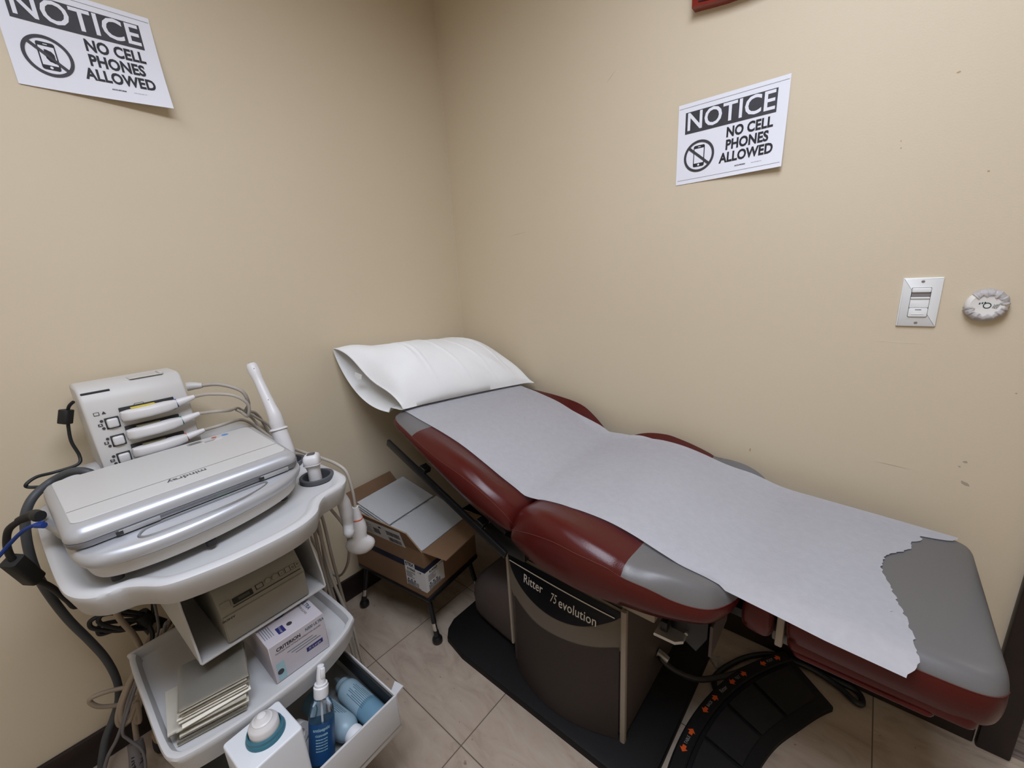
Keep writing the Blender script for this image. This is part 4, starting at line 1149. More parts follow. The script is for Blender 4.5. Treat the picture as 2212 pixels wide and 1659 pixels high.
cb(b, 'warning_icon', pm); b = MB(); b.prism(rrect(-.010, .010, -.003, .003, .003, 4), 0, .0002, m_ink2, 0, 1, FP(-.012, 1.026)); b.prism(rrect(-.0088, .0088, -.0019, .0019, .0019, 4), .0002, .0003, m_bone, 0, 1, FP(-.012, 1.026))
cb(b, 'probe_icon', pm)
for k, z in enumerate((1.008, .961, .914)):
    f = at_face(z); b = MB(); b.box((f+.0006, .003, z+.001), (.004, .110, .034), m_slot, .001); cb(b, 'port', pm)

# ------------------------------------------------------------------ probes: connector, cable and transducer move together
def connector(root, z, ringmat, tabmat):
    f = at_face(z)
    b = MB()
    rr = []
    for v, hu, hz, uo, dz in [(-.054, .004, .007, .004, -.002), (-.052, .010, .012, .010, -.002), (-.040, .015, .0135, .016, -.001), (.000, .018, .0135, .020, 0), (.035, .017, .013, .020, .0015), (.056, .012, .0105, .017, .002)]:
        rr.append([(f+.0038+uo+hu*math.copysign(abs(math.cos(t))**.6, math.cos(t)), v, z+dz+hz*math.copysign(abs(math.sin(t))**.6, math.sin(t))) for t in [2*PI*i/24 for i in range(24)]])
    b.rings(rr, m_probe); c = cb(b, 'connector', root)
    b = MB(); b.bb(f+.006, f+.022, -.032, .016, z+.0125, z+.0155, tabmat, .001); cb(b, 'pull_tab', c)
    b = MB()
    A = Vector((f+.017, .056, z+.002))
    b.tube([A, A+Vector((.001, .004, .0005))], .0118, ringmat, n=18, smooth=False); cb(b, 'colour_ring', c)
    b = MB(); b.tube([A+Vector((.001, .004, .0005)), A+Vector((.004, .022, .004)), A+Vector((.006, .042, .008))], [.0105, .0085, .0055], m_probe, n=16); cb(b, 'strain_relief', c)
    return A+Vector((.006, .042, .008))
m_rblue = mat('blue_ring', (0.03, 0.10, 0.40), 0.4); m_rgreen = mat('green_ring', (0.02, 0.26, 0.20), 0.4); m_rred = mat('orange_red_ring', (0.62, 0.12, 0.06), 0.4)
m_tabd = mat('olive_tab', (0.16, 0.14, 0.08), 0.5)

# long thin endocavity probe standing in the rear holder
p1 = cthing('ultrasound_probe', 'slender white wand probe standing upright in the rear cart holder', 'ultrasound probe', -.03, .245, .80)
e = connector(p1, 1.008, m_rblue, m_yel)
tip, neck, ring_, base_ = Vector((-.150, .240, 1.082)), Vector((-.070, .243, .938)), Vector((-.062, .243, .896)), Vector((-.040, .242, .832))
b = MB()
b.tube([tip, tip+(neck-tip)*.06, tip+(neck-tip)*.18, tip+(neck-tip)*.34, tip+(neck-tip)*.8, neck, neck+(ring_-neck)*.5, ring_+(neck-ring_)*.15], [.0110, .0155, .0155, .0130, .0150, .0175, .0195, .0185], m_probe, n=20)
b.tube([ring_+(neck-ring_)*.15, ring_+(neck-ring_)*.05, ring_, ring_+(base_-ring_)*.02], [.0185, .0245, .0245, .0210], m_probe, n=22, smooth=False)
b.tube([ring_, ring_+(base_-ring_)*.5, base_, base_+Vector((.006, -.001, -.035))], [.0205, .0220, .0225, .0170], m_probe, n=20)
bd = cb(b, 'handle', p1)
b = MB(); d = (tip-neck).normalized(); side = Vector((.85, -.25, .35)).normalized(); x_ = side.cross(d).normalized(); y_ = d.cross(x_).normalized()
b.box((0, 0, -.0060), (.0125, .013, .013), m_cup, .001, 1, frame(tip+y_*-.0+d*.002-x_*0, x_, y_, d)); cb(b, 'transducer_face', bd)
for q in (.12, .72):
    b = MB(); b.lathe([(0, 0), (.0012, 0), (.0012, .0008), (0, .0008)], m_slot, frame(tip+(neck-tip)*q+Vector((.8, -.2, .35)).normalized()*(.0155 if q < .5 else .0142), (0, 1, 0), (-.35, 0, .8), (.8, -.2, .35)), 10); cb(b, 'marker_dot', bd)
b = MB(); b.tube([e, (-.150, .125, 1.022), (-.118, .170, 1.010), (-.112, .197, .978), (-.130, .196, .940), (-.172, .196, .945), (-.225, .200, .944), (-.262, .225, .930), (-.262, .262, .892), (-.27, .305, .83), (-.22, .312, .70), (-.12, .306, .56), (-.06, .295, .52), (-.035, .272, .60), (-.034, .250, .71), (-.036, .242, .79)], .0042, m_cable, n=10); cb(b, 'cable', p1)
# phased probe in the front holder
p2 = cthing('ultrasound_probe', 'short square-faced white probe in the front right cart holder', 'ultrasound probe', .132, .236, .80)
e = connector(p2, .961, m_rgreen, m_tabd)
b = MB()
c0 = Vector((.128, .234, .778)); ax = Vector((-.10, .04, 1)).normalized(); X_ = Vector((.80, -.60, .1)); X_ = (X_-ax*X_.dot(ax)).normalized(); Y_ = ax.cross(X_)
def sq(h, rx, ry, p=.55): return [c0+ax*h+X_*rx*math.copysign(abs(math.cos(t))**p, math.cos(t))+Y_*ry*math.copysign(abs(math.sin(t))**p, math.sin(t)) for t in [2*PI*i/32 for i in range(32)]]
b.rings([sq(-.01, .013, .013, .9), sq(.018, .0165, .016, .9), (sq(.042, .0165, .0155, .85)), sq(.052, .018, .017, .7), sq(.060, .0225, .020, .55), sq(.074, .0235, .020, .5), sq(.082, .0205, .0175, .5), sq(.085, .0165, .0140, .5)], m_probe)
bd = cb(b, 'handle', p2)
b = MB(); b.rings([sq(.0845, .0118, .0098, .4), sq(.0866, .0108, .0090, .4)], m_cup); cb(b, 'transducer_face', bd)
b = MB(); b.rings([sq(.0575, .0230, .0207, .55), sq(.0590, .0238, .0214, .55), sq(.0605, .0232, .0208, .55)], m_probe, cap=False); cb(b, 'grip_ridge', bd)
b = MB(); b.tube([e, (-.145, .130, .972), (-.16, .165, .962), (-.22, .20, .95), (-.285, .235, .92), (-.315, .275, .86), (-.28, .300, .74), (-.16, .300, .50), (-.06, .312, .36), (.02, .325, .42), (.10, .305, .58), (.126, .256, .70), (.131, .236, .77)], .0042, m_cable, n=10); cb(b, 'cable', p2)
# curved-array probe hanging by its cable over the right edge
p3 = cthing('ultrasound_probe', 'fan-headed white probe with an orange ring hanging from the cart side', 'ultrasound probe', .155, .31, .53)
e = connector(p3, .914, m_rred, m_tabd)
H0 = Vector((.158, .312, .682)); H1 = Vector((.150, .312, .528)); ax = (H1-H0).normalized()
wx = Vector((.62, .78, 0)); wx = (wx-ax*wx.dot(ax)).normalized(); wy = ax.cross(wx)
def el(h, a_, c_, p=.85):
    a_ *= 1.15; c_ *= 1.15
    return [H0+ax*h+wx*a_*math.copysign(abs(math.cos(t))**p, math.cos(t))+wy*c_*math.copysign(abs(math.sin(t))**p, math.sin(t)) for t in [2*PI*i/32 for i in range(32)]]
L_ = (H1-H0).length
b = MB(); b.rings([el(0, .0072, .0072), el(.004, .0078, .0078), el(.036, .0128, .0120)], m_probe); st_ = cb(b, 'strain_relief', p3)
b = MB(); b.rings([el(.036, .0136, .0128), el(.0395, .0140, .0132)], m_rred); cb(b, 'colour_ring', p3)
b = MB(); b.rings([el(.0395, .0136, .0128), el(.055, .0185, .0140), el(.072, .0205, .0145), el(.092, .0175, .0135), el(.100, .0190, .0135), el(.107, .0275, .0138), el(.114, .0335, .0145), el(.124, .0355, .0150), el(.134, .0330, .0142), el(.143, .0265, .0125), el(.150, .0165, .0100), el(.1535, .0070, .0060)], m_probe)
for k in range(5):
    h = .094+.0072*k; wv = (.006, .0085, .0100, .0115, .006)[k]
    b.tube([H0+ax*(h+(.0012 if j in (0, 4) else 0)*-1)+wx*wv*(j/2-1)-wy*(.0164+(.0004 if k > 1 else 0)) for j in range(5)], .0007, m_label, n=6, sub=2)
cb(b, 'handle', p3)
b = MB(); b.tube([e, (-.150, .130, .930), (-.175, .175, .925), (-.22, .215, .905), (-.24, .255, .86), (-.16, .276, .818), (-.05, .288, .812), (.06, .296, .812), (.118, .303, .806), (.146, .311, .785), (.156, .313, .735), (.158, .312, .690), (.158, .312, .678)], .0045, m_cable, n=10); cb(b, 'cable', p3)
# cable from the side socket of the module, looping down behind
up = cthing('loose_cable', 'thick beige cable plugged into the side of the probe port box', 'cable', -.21, .10, 1.03)
b = MB(); b.tube([(-.262, .1060, 1.034), (-.258, .116, 1.034), (-.245, .138, 1.032)], [.0125, .0118, .0070], m_bone, n=16); cb(b, 'plug', up)
b = MB(); b.tube([(-.246, .136, 1.032), (-.215, .172, 1.030), (-.185, .212, 1.004), (-.195, .226, .960), (-.255, .235, .925), (-.295, .275, .895), (-.338, .315, .80), (-.30, .335, .60), (-.22, .33, .35), (-.20, .34, .12), (-.22, .35, .008), (-.27, .33, .008)], .0050, m_cable, n=10)
cb(b, 'cable', up)
# ------------------------------------------------------------------ thermal printer on the shelf under the worktop
pr = cthing('thermal_printer', 'beige video printer in the cage under the cart worktop', 'printer', .08, .04, .549)
PU = [(-.02, .5515), (.208, .5515), (.210, .556), (.2075, .622), (.1745, .664), (.165, .668), (-.02, .668)]
b = MB(); b.prism(PU, -.130, .048, m_print, .0022, 2, PMX)
cb(b, 'casing', pr)
b = MB(); b.bb(.2065, .2120, -.046, .128, .553, .617, m_print, .002); PFr = frame((.2124, 0, 0), (0, 1, 0), (0, 0, 1), (1, 0, 0))
b.text('SONY', .0062, m_printd, frame((.2122, -.037, .609), (0, 1, 0), (0, 0, 1), (1, 0, 0)), sx=1.5, bold=.0003)
cb(b, 'front_door', pr)
PC = Vector((.2075, 0, .622)); PD = Vector((-.033, 0, .042)).normalized(); PN_ = Vector((.042, 0, .033)).normalized()
PF = lambda v, d: frame(PC+PD*d+PN_*.0004+Vector((0, v, 0)), (0, 1, 0), PD, PN_)
b = MB(); b.prism(rrect(-.009, .009, -.0075, .0075, .002, 3), -.001, .0025, m_print, .0008, 1, PF(-.034, .016)); cb(b, 'power_button', pr)
b = MB(); b.prism(rrect(-.020, .020, -.0065, .0065, .0015, 3), -.001, .0012, m_printd, 0, 1, PF(.0, .015)); b.prism(rrect(-.011, .012, -.003, .003, .001, 2), .0012, .0014, mat('display_grey', (.06, .06, .05), .3), 0, 1, PF(.002, .015)); cb(b, 'display', pr)
b = MB(); b.prism(rrect(-.008, .008, -.0055, .0055, .001, 3), -.001, .0010, m_slot, 0, 1, PF(.035, .017)); b.prism(rrect(-.0065, .0065, -.0042, .0042, .001, 3), .0010, .0018, m_print, 0, 1, PF(.035, .017)); cb(b, 'menu_key', pr)
for v0 in (.053, .069):
    b = MB(); b.lathe([(0, .006), (.0052, .0055), (.0062, .004), (.0062, -.001)], m_print, PF(v0, .018), 20); cb(b, 'dial', pr)
for v0, t in ((.084, '-'), (.098, ''), (.1095, 'o'), (.121, '=')):
    b = MB(); b.prism(rrect(-.0056, .0056, -.0060, .0060, .001, 3), -.001, .0008, m_slot, 0, 1, PF(v0, .018)); b.prism(rrect(-.0050, .0050, -.0054, .0054, .001, 3), .0008, .0020, m_print, .0004, 1, PF(v0, .018))
    if t: b.text(t, .010, m_slot, PF(v0, .018) @ T(0, 0, .0022), bold=.0002)
    cb(b, 'key', pr)
b = MB(); b.prism([(-.028, -.0008), (.118, -.0008), (.118, .0008), (-.028, .0008)], -.001, .0014, m_printd, 0, 1, PF(.005, .0045)); cb(b, 'paper_slot', pr)

# ------------------------------------------------------------------ glove box on the lower tray
m_gb = mat('lilac_white_carton', (0.50, 0.46, 0.49), 0.6)
m_gblue = mat('pale_teal_print', (0.30, 0.47, 0.50), 0.6); m_gnavy = mat('navy_label_print', (0.018, 0.022, 0.13), 0.5)
m_glove = mat('blue_nitrile', (0.075, 0.20, 0.34), 0.55, bump=0.2, bscale=180); m_gtxt = mat('dark_teal_lettering', (0.06, 0.12, 0.16), 0.6)
gb = cthing('glove_box', 'white box of blue nitrile gloves on the right of the lower cart tray', 'glove box', .165, .065, .4355)
GM = T(.155, .066, .4358) @ rotM('Z', -.03)
GL, GW, GH = .122, .0615, .0985
b = MB(); b.bb(-GL, GL, -GW, GW, 0, GH, m_gb, .0015, 1, GM)
GF = lambda y, z: GM @ frame((GL+.0003, y, z), (0, 1, 0), (0, 0, 1), (1, 0, 0))
GT = lambda x, y, a=0: GM @ T(x, y, GH+.0003) @ rotM('Z', PI/2+a)
b.text('CRITERION', .0115, m_ink, GF(-.021, .081), sx=.90, bold=.0004); b.text('N300 ULTRA', .0105, m_gtxt, GF(.038, .0845), sx=.74, bold=.0003, shear=.15)
b.text('POWDER-FREE NITRILE EXAMINATION GLOVES', .0058, m_ink, GF(.0, .072), sx=.82)
for k in range(3): b.bb(-.028, .03, -.0006, .0006, 0, .0002, m_gtxt, 0, 1, GF(.0+.008*k, .060-.007*k))
b.bb(-.019, .019, -.0055, .0055, 0, .0002, m_gnavy, 0, 1, GF(.030, .032)); b.text('X-Large', .0092, m_gb, GF(.030, .032) @ T(0, 0, .0004), sx=.95)
b.prism([(-.0085, 0), (.0085, 0), (.0085, .045), (-.0085, .045)], 0, .0002, m_gblue, 0, 1, GF(-.046, .004)); b.lathe([(.0058, 0), (.0066, 0), (.0066, .0006), (.0058, .0006)], m_ink2, GF(-.048, .025), 20); b.text('2', .009, m_ink2, GF(-.048, .025) @ T(0, 0, .0007))
b.bb(-.012, .012, -.008, .008, 0, .0002, m_gnavy, 0, 1, GT(.090, -.022, -PI/2)); b.text('X-Large', .0065, m_gb, GT(.090, -.022, -PI/2) @ T(0, 0, .0004))
b.text('N300 ULTRA', .0130, m_gtxt, GT(.045, .0485, -PI/2), sx=1.0, bold=.0004); b.text('NITRILE EXAMINATION GLOVES', .0068, m_ink, GT(.045, .036, -PI/2), sx=.95)
for k in range(5): b.bb(-.020, .020, -.0005, .0005, 0, .0002, m_gtxt, 0, 1, GT(.075, -.056+.0045*k, -PI/2))
b.lathe([(.005, 0), (.006, 0), (.006, .0003), (.005, .0003)], m_ink2, GT(.088, -.002), 18); b.text('100', .006, m_ink2, GT(.088, -.002, -PI/2))
cb(b, 'carton', gb)
b = MB(); b.poly([(.047*math.copysign(abs(math.cos(t))**1.0, math.cos(t)), .027*math.sin(t), 0) for t in [2*PI*i/32 for i in range(32)]], m_slot, GM @ T(.005, -.008, GH+.0004))
def glove(u, v):
    x = lerp(-.046, .046, u); y = (2*v-1)*.0265*math.sqrt(max(0, 1-(x/.0465)**2))
    return Vector((x+.005, y-.008, GH+.0015+.004*abs(noise.noise(Vector((x*45, y*45, 2))))*(1-(2*u-1)**2)+.003*(1-(2*u-1)**2)))
b.grid(24, 14, glove, m_glove, GM); cb(b, 'glove', gb)

# ------------------------------------------------------------------ folded paper towels on the tray
m_towel = mat('cream_paper_towel', (0.80, 0.755, 0.66), 0.95)
def towel_bump():
    nt = m_towel.node_tree; b_ = nt.nodes['Principled BSDF']; tc = nt.nodes.new('ShaderNodeTexCoord'); mp = nt.nodes.new('ShaderNodeMapping')
    mp.inputs['Scale'].default_value = (330, 330, 330); mp.inputs['Rotation'].default_value = (0, 0, .785); nt.links.new(tc.outputs['Object'], mp.inputs[0])
    v = nt.nodes.new('ShaderNodeTexVoronoi'); v.inputs['Scale'].default_value = .55; v.inputs['Randomness'].default_value = .15; nt.links.new(mp.outputs[0], v.inputs['Vector'])
    bp = nt.nodes.new('ShaderNodeBump'); bp.inputs['Strength'].default_value = .35; bp.inputs['Distance'].default_value = .0008
    nt.links.new(v.outputs['Distance'], bp.inputs['Height']); nt.links.new(bp.outputs['Normal'], b_.inputs['Normal'])
towel_bump()
rw = random.Random(31)
tw0 = None
NTW = 12
def towel_mesh():
    b = MB()
    # one folded towel: a soft U-fold along its front edge, two leaves
    hw, hl, th = .058, .064, .0058
    def fn(u, v):
        y = lerp(-hw, hw, v)
        s = u*2
        if s < .92: x = lerp(-hl, hl-.003, s/.92); z = .0012+.0004*math.sin(60*y)
        elif s < 1.08: a = PI*(s-.92)/.16; x = hl-.003+.003*math.sin(a); z = th/2-(th/2-.0012)*math.cos(a)
        else: x = lerp(hl-.003, -hl+.004, (s-1.08)/.92); z = th-.0012+.0006*math.sin(45*y+20*x)
        return Vector((x, y, z))
    b.grid(40, 14, fn, m_towel, None, thick=-.0011)
    return b
base_t = towel_mesh().build('paper_towel', smooth=60)
for k in range(NTW):
    o = base_t if k == 0 else base_t.copy()
    if k: COL.objects.link(o)
    top_ = k == NTW-1
    jit = (.0, .0) if top_ else (rw.uniform(-.004, .004), rw.uniform(-.004, .004))
    fan = (NTW-1-k)
    o.matrix_world = CM @ T(.200+jit[0]+.0006*fan, -.084+jit[1]-.0012*fan, .4362+.0062*k) @ rotM('Z', -.28+rw.uniform(-.03, .03)+(.10 if k == 6 else 0)) @ rotM('Y', .015)
    if k == 4: o.matrix_world = CM @ T(.190, -.112, .4362+.0062*k) @ rotM('Z', -.20)
    tag(o, 'folded cream paper towel in the stack on the lower cart tray', 'paper towel', 'folded paper towels on the tray')
tag(base_t, 'folded cream paper towel in the stack on the lower cart tray', 'paper towel', 'folded paper towels on the tray')

# ------------------------------------------------------------------ in the drawer: gel warmer, spray bottle, gel bottles, tape roll
DF = .2432
m_warm = mat('white_warmer_plastic', (0.68, 0.70, 0.72), 0.35); m_tealp = mat('teal_collar_plastic', (0.035, 0.145, 0.195), 0.35)
gw = cthing('gel_warmer', 'white box-shaped gel warmer with a teal collar in the open drawer', 'gel warmer', .36, -.07, DF)
WM = T(.3795, -.068, DF) @ rotM('Z', .03)
WH = .208
b = MB(); b.prism(rrect(-.0505, .0505, -.053, .053, .007, 4), 0, WH, m_warm, .004, 3, WM, True)
b.bb(.0507, .0510, -.050, -.018, .165, .174, m_cup, 0, 1, WM); b.bb(-.03, .03, -.0536, -.0532, .10, .17, m_cartd, 0, 1, WM)
cb(b, 'casing', gw)
NX, NY_ = .0, .006
b = MB(); b.lathe([(.0345, WH-.001), (.0345, WH+.003), (.0325, WH+.0065), (.0315, WH+.0075), (.0315, WH+.013), (.0285, WH+.016), (.0275, WH+.009), (0, WH+.009)], m_tealp, WM @ T(NX, NY_, 0), 40); cb(b, 'collar', gw)
gl = cthing('gel_bottle', 'gel bottle upended in the warmer, its stepped white dome showing', 'gel bottle', .362, -.062, DF+.10)
b = MB(); b.lathe([(0, WH+.0095), (.0262, WH+.0095), (.0262, WH+.0255), (.0240, WH+.030), (.0185, WH+.0335), (.0175, WH+.0365), (.0135, WH+.0385), (.0120, WH+.0415), (.0085, WH+.0435), (.0075, WH+.0455), (.0040, WH+.0470), (0, WH+.0472)], m_probe, WM @ T(NX, NY_, 0), 36); cb(b, 'bottle_dome', gl)

m_clear = mat('clear_bottle_plastic', (0.93, 0.96, 0.97), 0.06, trans=1.0, ior=1.35)
m_liq = mat('blue_cleaner_liquid', (0.10, 0.26, 0.42), 0.08, trans=0.75, ior=1.33)
m_sblue = mat('blue_spray_label', (0.012, 0.065, 0.18), 0.35); m_noz = mat('white_nozzle_plastic', (0.75, 0.75, 0.76), 0.35)
sb = cthing('spray_bottle', 'clear spray bottle with a blue label and white nozzle in the drawer', 'spray bottle', .374, .016, DF)
sax = Vector((-.165, .245, .955)).normalized()
SBM = frame((.372, .020, DF+.004), sax.orthogonal().normalized(), sax.cross(sax.orthogonal()).normalized(), sax)
xx = Vector((1, 0, 0)); xx = (xx-sax*xx.dot(sax)).normalized(); SBM = frame((.378, .017, DF+.0062), xx, sax.cross(xx), sax)
b = MB(); b.lathe([(0, .003), (.020, .0), (.0255, .004), (.0265, .014), (.0265, .118), (.0250, .132), (.0205, .146), (.0140, .154), (.0118, .157), (.0118, .166)], m_clear, SBM, 36); cb(b, 'bottle', sb)
b = MB(); b.lathe([(0, .006), (.0235, .007), (.0245, .014), (.0245, .108), (0, .1085)], m_liq, SBM, 32); cb(b, 'cleaner', sb)
b = MB()
b.lathe([(.02675, .030), (.02690, .030), (.02690, .116), (.02675, .116)], m_sblue, SBM, 40, -1.9, 1.3)
def arc_text(s, h, size, a_c, m, rad=.0272):
    mm = MB(); mm.text(s, size, m, ID, bold=.0002, cut=.006)
    for v in mm.bm.verts:
        a = a_c+v.co.x/rad; z = h+v.co.y; v.co = Vector((rad*math.cos(a), rad*math.sin(a), z))
    me = bpy.data.meshes.new('t'); mm.bm.to_mesh(me); mm.bm.free(); b2 = bmesh.new(); b2.from_mesh(me); bpy.data.meshes.remove(me); b._take(b2, m, SBM)
arc_text('antiseptic', .104, .0095, -.5, m_gblue); arc_text('CLEANSER', .092, .0055, -.5, m_gblue)
for k in range(5): arc_text('disinfectant spray', .084-.006*k, .0035, -.5, m_gblue)
cb(b, 'label', sb)
b = MB(); b.lathe([(0, .160), (.0150, .160), (.0155, .163), (.0155, .182), (.0135, .184), (.0135, .188), (0, .188)], m_noz, SBM, 30)
b.lathe([(.0095, .187), (.0092, .205), (.0075, .222), (.0070, .226), (0, .227)], m_noz, SBM, 24)
b.box((.006, 0, .212), (.010, .010, .022), m_noz, .002, 2, SBM); cb(b, 'nozzle', sb)
b = MB(); b.tube([SBM @ Vector((0, 0, .158)), SBM @ Vector((.002, .001, .09)), SBM @ Vector((.004, .003, .012))], .0016, m_noz, n=8); cb(b, 'dip_tube', sb)

m_gelb = mat('pale_blue_gel_bottle', (0.33, 0.46, 0.54), 0.35, trans=0.15, ior=1.4); m_gelt = mat('blue_gel_inside', (0.13, 0.25, 0.34), 0.4)
def gel_bottle(label, a, axis, cap_end, r=.0285, L=.165):
    ax_ = Vector(axis).normalized(); up_ = Vector((0, 0, 1)); side_ = up_.cross(ax_).normalized()
    M = frame(a, side_, ax_.cross(side_), ax_)
    root = cthing('gel_bottle', label, 'gel bottle', a[0], a[1], a[2]-r)
    b = MB(); b.lathe([(0, .002), (r-.005, 0), (r-.001, .004), (r, .010), (r, .060)], m_gelt, M, 34); b.lathe([(r, .060), (r, L-.030), (r-.002, L-.020), (r-.009, L-.008), (.013, L-.002), (.011, L+.002), (0, L+.002)], m_gelb, M, 34)
    for k in range(9):       # small printed lines on the upper side
        for side in (0,):
            a0 = PI*.5+.55-.14*k
            P = [(r*1.008*math.cos(a0), r*1.008*math.sin(a0)), (r*1.008*math.cos(a0-.05), r*1.008*math.sin(a0-.05))]
            h0 = .050; h1 = .050+rw.uniform(.045, .075)
            b.raw([(P[0][0], P[0][1], h0), (P[1][0], P[1][1], h0), (P[1][0], P[1][1], h1), (P[0][0], P[0][1], h1)], [(0, 1, 2, 3)], m_gtxt, M, recalc=False)
    cb(b, 'bottle', root)
    b = MB()
    if cap_end == 'nozzle': b.lathe([(.0185, L-.006), (.0185, L+.004), (.013, L+.008), (.0085, L+.013), (.0055, L+.030), (.004, L+.034), (0, L+.034)], m_gelb, M, 26); cb(b, 'nozzle', root)
    else: b.lathe([(0, L-.004), (.0205, L-.004), (.0215, L), (.0215, L+.016), (.0195, L+.020), (0, L+.021)], m_noz, M, 28); cb(b, 'cap', root)
gel_bottle('pale blue gel bottle lying along the drawer side, nozzle to the back', (.418, .148, DF+.030), (-1, -.02, .0), 'nozzle')
gel_bottle('pale blue gel bottle in the drawer with its white cap toward the front', (.222, .076, DF+.0292), (.99, .10, 0), 'cap')
tr_ = MB(); tr_.lathe([(.016, -.010), (.030, -.010), (.030, .010), (.016, .010), (.016, -.010)], m_tape, T(.278, .012, DF+.0305) @ rotM('Z', .35) @ rotM('Y', PI/2), 32)
o = cb(tr_, 'tape_roll'); tag(o, 'white tape roll standing in the drawer behind the gel warmer', 'tape roll')

# ------------------------------------------------------------------ cables behind and beside the cart (world coordinates)
def strand(name, label, cat, pts, r, m, group=None, n=10):
    b = MB(); b.tube(pts, r, m, n=n); o = b.build(name); return tag(o, label, cat, group)
c1 = thing('wall_cable', 'thick dark grey cable arching off the cart top and down the left wall', 'cable', T(.12, -1.48, .4))
b = MB(); b.tube([(.181, -1.38, .850), (.186, -1.378, .878), (.184, -1.388, .897), (.164, -1.410, .902), (.140, -1.445, .887), (.160, -1.478, .870), (.170, -1.497, .843), (.170, -1.507, .807), (.165, -1.515, .751), (.155, -1.518, .686), (.140, -1.513, .611), (.120, -1.502, .523), (.100, -1.484, .431), (.090, -1.470, .351), (.085, -1.466, .273), (.085, -1.475, .216), (.085, -1.496, .170), (.090, -1.522, .128), (.100, -1.541, .082), (.100, -1.556, .035), (.105, -1.60, .0095), (.115, -1.70, .0095)], .0088, m_gcable, n=12); b.build('cord', c1)
def ferrite(root, a, c, r=.0115):
    a = Vector(a); c = Vector(c); d = (c-a).normalized(); x = d.orthogonal().normalized(); L = (c-a).length
    b = MB(); b.prism(rrect(-r, r, -r, r, r*.45, 4), 0, L, m_rubber, .002, 2, frame(a, x, d.cross(x), d)); b.build('ferrite_core', root)
c2 = thing('usb_cable', 'thin black cable with a ferrite core behind the probe port box', 'cable', T(.09, -1.39, .95))
b = MB(); b.tube([(.100, -1.3705, 1.052), (.092, -1.380, 1.042), (.085, -1.386, 1.024), (.085, -1.393, .988), (.085, -1.396, .953), (.090, -1.391, .915), (.100, -1.399, .898), (.100, -1.438, .894), (.110, -1.467, .897), (.120, -1.485, .890), (.120, -1.484, .881), (.130, -1.458, .875), (.140, -1.421, .871), (.16, -1.40, .868)], .0036, m_rubber, n=8); b.build('cord', c2)
ferrite(c2, (.085, -1.386, 1.034), (.085, -1.396, 1.001), .0110)
c3 = thing('adapter_cable', 'black power cord with a ferrite core plugged into the scanner left side', 'cable', T(.26, -1.53, .75))
b = MB(); b.tube([(.344, -1.470, .882), (.337, -1.474, .881), (.318, -1.480, .880), (.300, -1.502, .871)], [.0100, .0110, .0100, .0070], m_rubber, n=14); b.build('plug', c3)
b = MB(); b.tube([(.305, -1.497, .873), (.285, -1.518, .855), (.270, -1.529, .822), (.260, -1.532, .791), (.250, -1.528, .760), (.220, -1.518, .706), (.200, -1.503, .664), (.165, -1.490, .60), (.13, -1.482, .555), (.105, -1.45, .56), (.10, -1.36, .61)], .0062, m_rubber, n=10); b.build('cord', c3)
ferrite(c3, (.258, -1.533, .780), (.222, -1.518, .706), .0150)
c4 = thing('network_cable', 'blue network cable plugged into the scanner left side', 'cable', T(.33, -1.50, .86))
b = MB(); b.tube([(.364, -1.469, .868), (.350, -1.480, .868)], [.0060, .0050], m_blue, n=10, smooth=False); b.build('plug', c4)
b = MB(); b.tube([(.355, -1.468, .871), (.350, -1.478, .870), (.330, -1.499, .858), (.310, -1.522, .834), (.300, -1.543, .811), (.300, -1.568, .790), (.30, -1.63, .74), (.29, -1.72, .60), (.27, -1.78, .30), (.26, -1.80, .02), (.25, -1.86, .006), (.22, -2.0, .006)], .0036, m_blue, n=8); b.build('cord', c4)
c5 = thing('coiled_cable', 'black cord coiled and tied under the left rear of the worktop', 'cable', T(.15, -1.38, .42))
b = MB()
b.tube([(.20, -1.33, .70), (.150, -1.345, .56), (.140, -1.360, .446), (.140, -1.402, .474), (.140, -1.432, .502), (.140, -1.460, .509), (.140, -1.472, .502), (.140, -1.467, .481), (.140, -1.427, .443), (.140, -1.384, .427), (.140, -1.342, .386), (.140, -1.312, .328), (.148, -1.306, .350), (.150, -1.328, .392), (.150, -1.371, .412), (.150, -1.420, .449), (.150, -1.450, .485), (.150, -1.455, .507), (.150, -1.432, .515), (.150, -1.390, .478), (.142, -1.348, .420), (.135, -1.307, .352), (.130, -1.348, .400), (.130, -1.388, .440), (.130, -1.434, .446), (.130, -1.463, .455), (.130, -1.455, .478), (.135, -1.41, .460), (.150, -1.375, .440), (.172, -1.374, .434), (.196, -1.375, .418), (.204, -1.390, .384), (.206, -1.410, .354), (.206, -1.428, .324), (.206, -1.447, .295), (.202, -1.464, .252)], .0052, m_rubber, n=8); b.build('cord', c5)
b = MB(); b.tube([(.140, -1.382, .462), (.138, -1.372, .425), (.140, -1.366, .395)], [.017, .019, .017], m_rubber, n=14); b.build('tie_wrap', c5)
c6 = thing('cable_bundle', 'beige cables looped and strapped at the left rear of the lower tray', 'cable', T(.16, -1.42, .3))
b = MB(); b.tube([(.195, -1.40, .62), (.190, -1.422, .53), (.186, -1.407, .442), (.176, -1.402, .377), (.165, -1.400, .329), (.160, -1.409, .289), (.160, -1.428, .259), (.160, -1.452, .218), (.160, -1.472, .191), (.160, -1.485, .196), (.160, -1.483, .225), (.160, -1.460, .275), (.160, -1.430, .317), (.160, -1.411, .338), (.165, -1.39, .38), (.17, -1.36, .43)], .0068, m_cable2, n=10); b.build('looped_cable', c6)
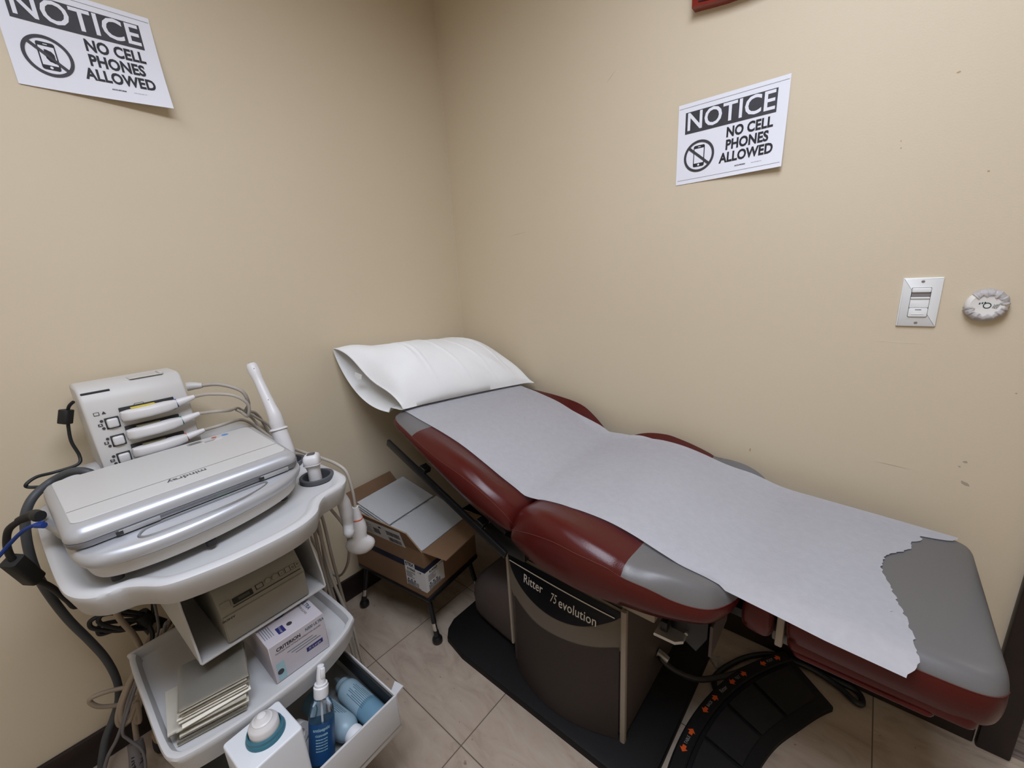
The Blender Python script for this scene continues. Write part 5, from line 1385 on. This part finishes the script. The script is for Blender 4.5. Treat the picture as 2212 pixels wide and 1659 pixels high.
b = MB(); b.tube([(.185, -1.30, .48), (.178, -1.345, .41), (.170, -1.371, .373), (.170, -1.392, .344), (.170, -1.406, .309), (.170, -1.428, .267), (.170, -1.450, .224), (.170, -1.467, .199), (.170, -1.478, .210), (.170, -1.472, .248), (.170, -1.445, .299), (.170, -1.418, .336), (.172, -1.395, .37)], .0062, m_cable2, n=10); b.build('looped_cable', c6)
b = MB(); b.tube([(.19, -1.28, .47), (.185, -1.318, .424), (.182, -1.350, .390), (.180, -1.375, .359), (.180, -1.395, .338), (.180, -1.417, .295), (.180, -1.438, .237), (.180, -1.455, .203), (.183, -1.450, .19), (.18, -1.44, .25)], .0058, m_cable2, n=10); b.build('looped_cable', c6)
b = MB(); b.tube([(.15, -1.43, .27), (.120, -1.463, .268), (.110, -1.494, .276), (.105, -1.517, .277), (.103, -1.522, .266), (.105, -1.512, .243), (.108, -1.490, .224), (.112, -1.468, .215), (.135, -1.436, .227)], .0056, m_cable2, n=10); b.build('looped_cable', c6)
b = MB(); b.tube([(.165, -1.445, .235), (.170, -1.456, .206), (.180, -1.465, .151), (.200, -1.469, .115), (.220, -1.484, .060), (.23, -1.50, .008), (.24, -1.56, .008)], .0062, m_cable2, n=10); b.build('looped_cable', c6)
b = MB(); b.tube([(.167, -1.413, .364), (.168, -1.402, .338), (.172, -1.398, .308)], [.021, .023, .021], m_rubber, n=14); b.build('strap', c6)
b = MB(); b.tube([(.196, -1.470, .150), (.210, -1.474, .120), (.224, -1.486, .075)], [.0165, .0175, .0165], m_gcable2, n=18)
tgd = (Vector((.224, -1.486, .075))-Vector((.196, -1.470, .150))).normalized(); tgn = Vector((1.33, .08, 1.15)); tgn = (tgn-tgd*tgn.dot(tgd)).normalized()
for k, (s_, off) in enumerate((('TR4', -.005), ('OS', .007))): b.text(s_, .021, m_ink, frame(Vector((.210, -1.475, .115))+tgn*.0178+tgn.cross(tgd)*off, tgd, tgn.cross(tgd), tgn), sx=.9, bold=.0006)
b.build('rating_sleeve', c6)
strand('grey_cord', 'thin grey cord running from the printer cage across the tray and down', 'cable', [(.300, -1.345, .50), (.272, -1.348, .480), (.246, -1.360, .432), (.230, -1.388, .372), (.224, -1.422, .343), (.218, -1.448, .305), (.222, -1.474, .250), (.215, -1.497, .204), (.205, -1.521, .165), (.195, -1.546, .100), (.19, -1.57, .03), (.18, -1.61, .0055), (.19, -1.68, .0055)], .0042, m_gcable2)
strand('grey_cord', 'thin grey cord hanging from the worktop down to the strapped bundle', 'cable', [(.195, -1.345, .62), (.214, -1.356, .475), (.226, -1.366, .435), (.243, -1.396, .405), (.243, -1.424, .355), (.240, -1.452, .30), (.246, -1.480, .243), (.250, -1.476, .215), (.262, -1.462, .18), (.268, -1.461, .150), (.272, -1.470, .105), (.275, -1.49, .04), (.28, -1.52, .0045), (.29, -1.57, .0045)], .0032, m_gcable2)
gr = 'beige cables hanging at the right side of the cart'
for pts in ([(.050, .245, .742), (.050, .252, .610), (.050, .249, .518), (.050, .249, .420), (.050, .261, .292), (.050, .278, .188), (.050, .280, .077), (.050, .288, .006)],
            [(.078, .230, .742), (.078, .225, .609), (.078, .228, .498), (.078, .236, .376), (.078, .252, .300), (.078, .262, .20), (.078, .268, .10), (.078, .275, .006)],
            [(.024, .264, .742), (.024, .277, .613), (.024, .282, .475), (.024, .290, .343), (.024, .298, .194), (.024, .292, .085), (.024, .300, .006)],
            [(.100, .232, .742), (.100, .230, .603), (.100, .237, .475), (.100, .251, .381), (.100, .270, .268), (.100, .276, .150), (.100, .288, .006)],
            [(.002, .230, .742), (.002, .232, .60), (.002, .237, .44), (.002, .250, .30), (.002, .262, .15), (.002, .270, .006)]):
    strand('hanging_cable', 'beige cable hanging straight down at the right side of the cart', 'cable', [CM @ Vector(p) for p in pts], .0046, m_cable, gr)
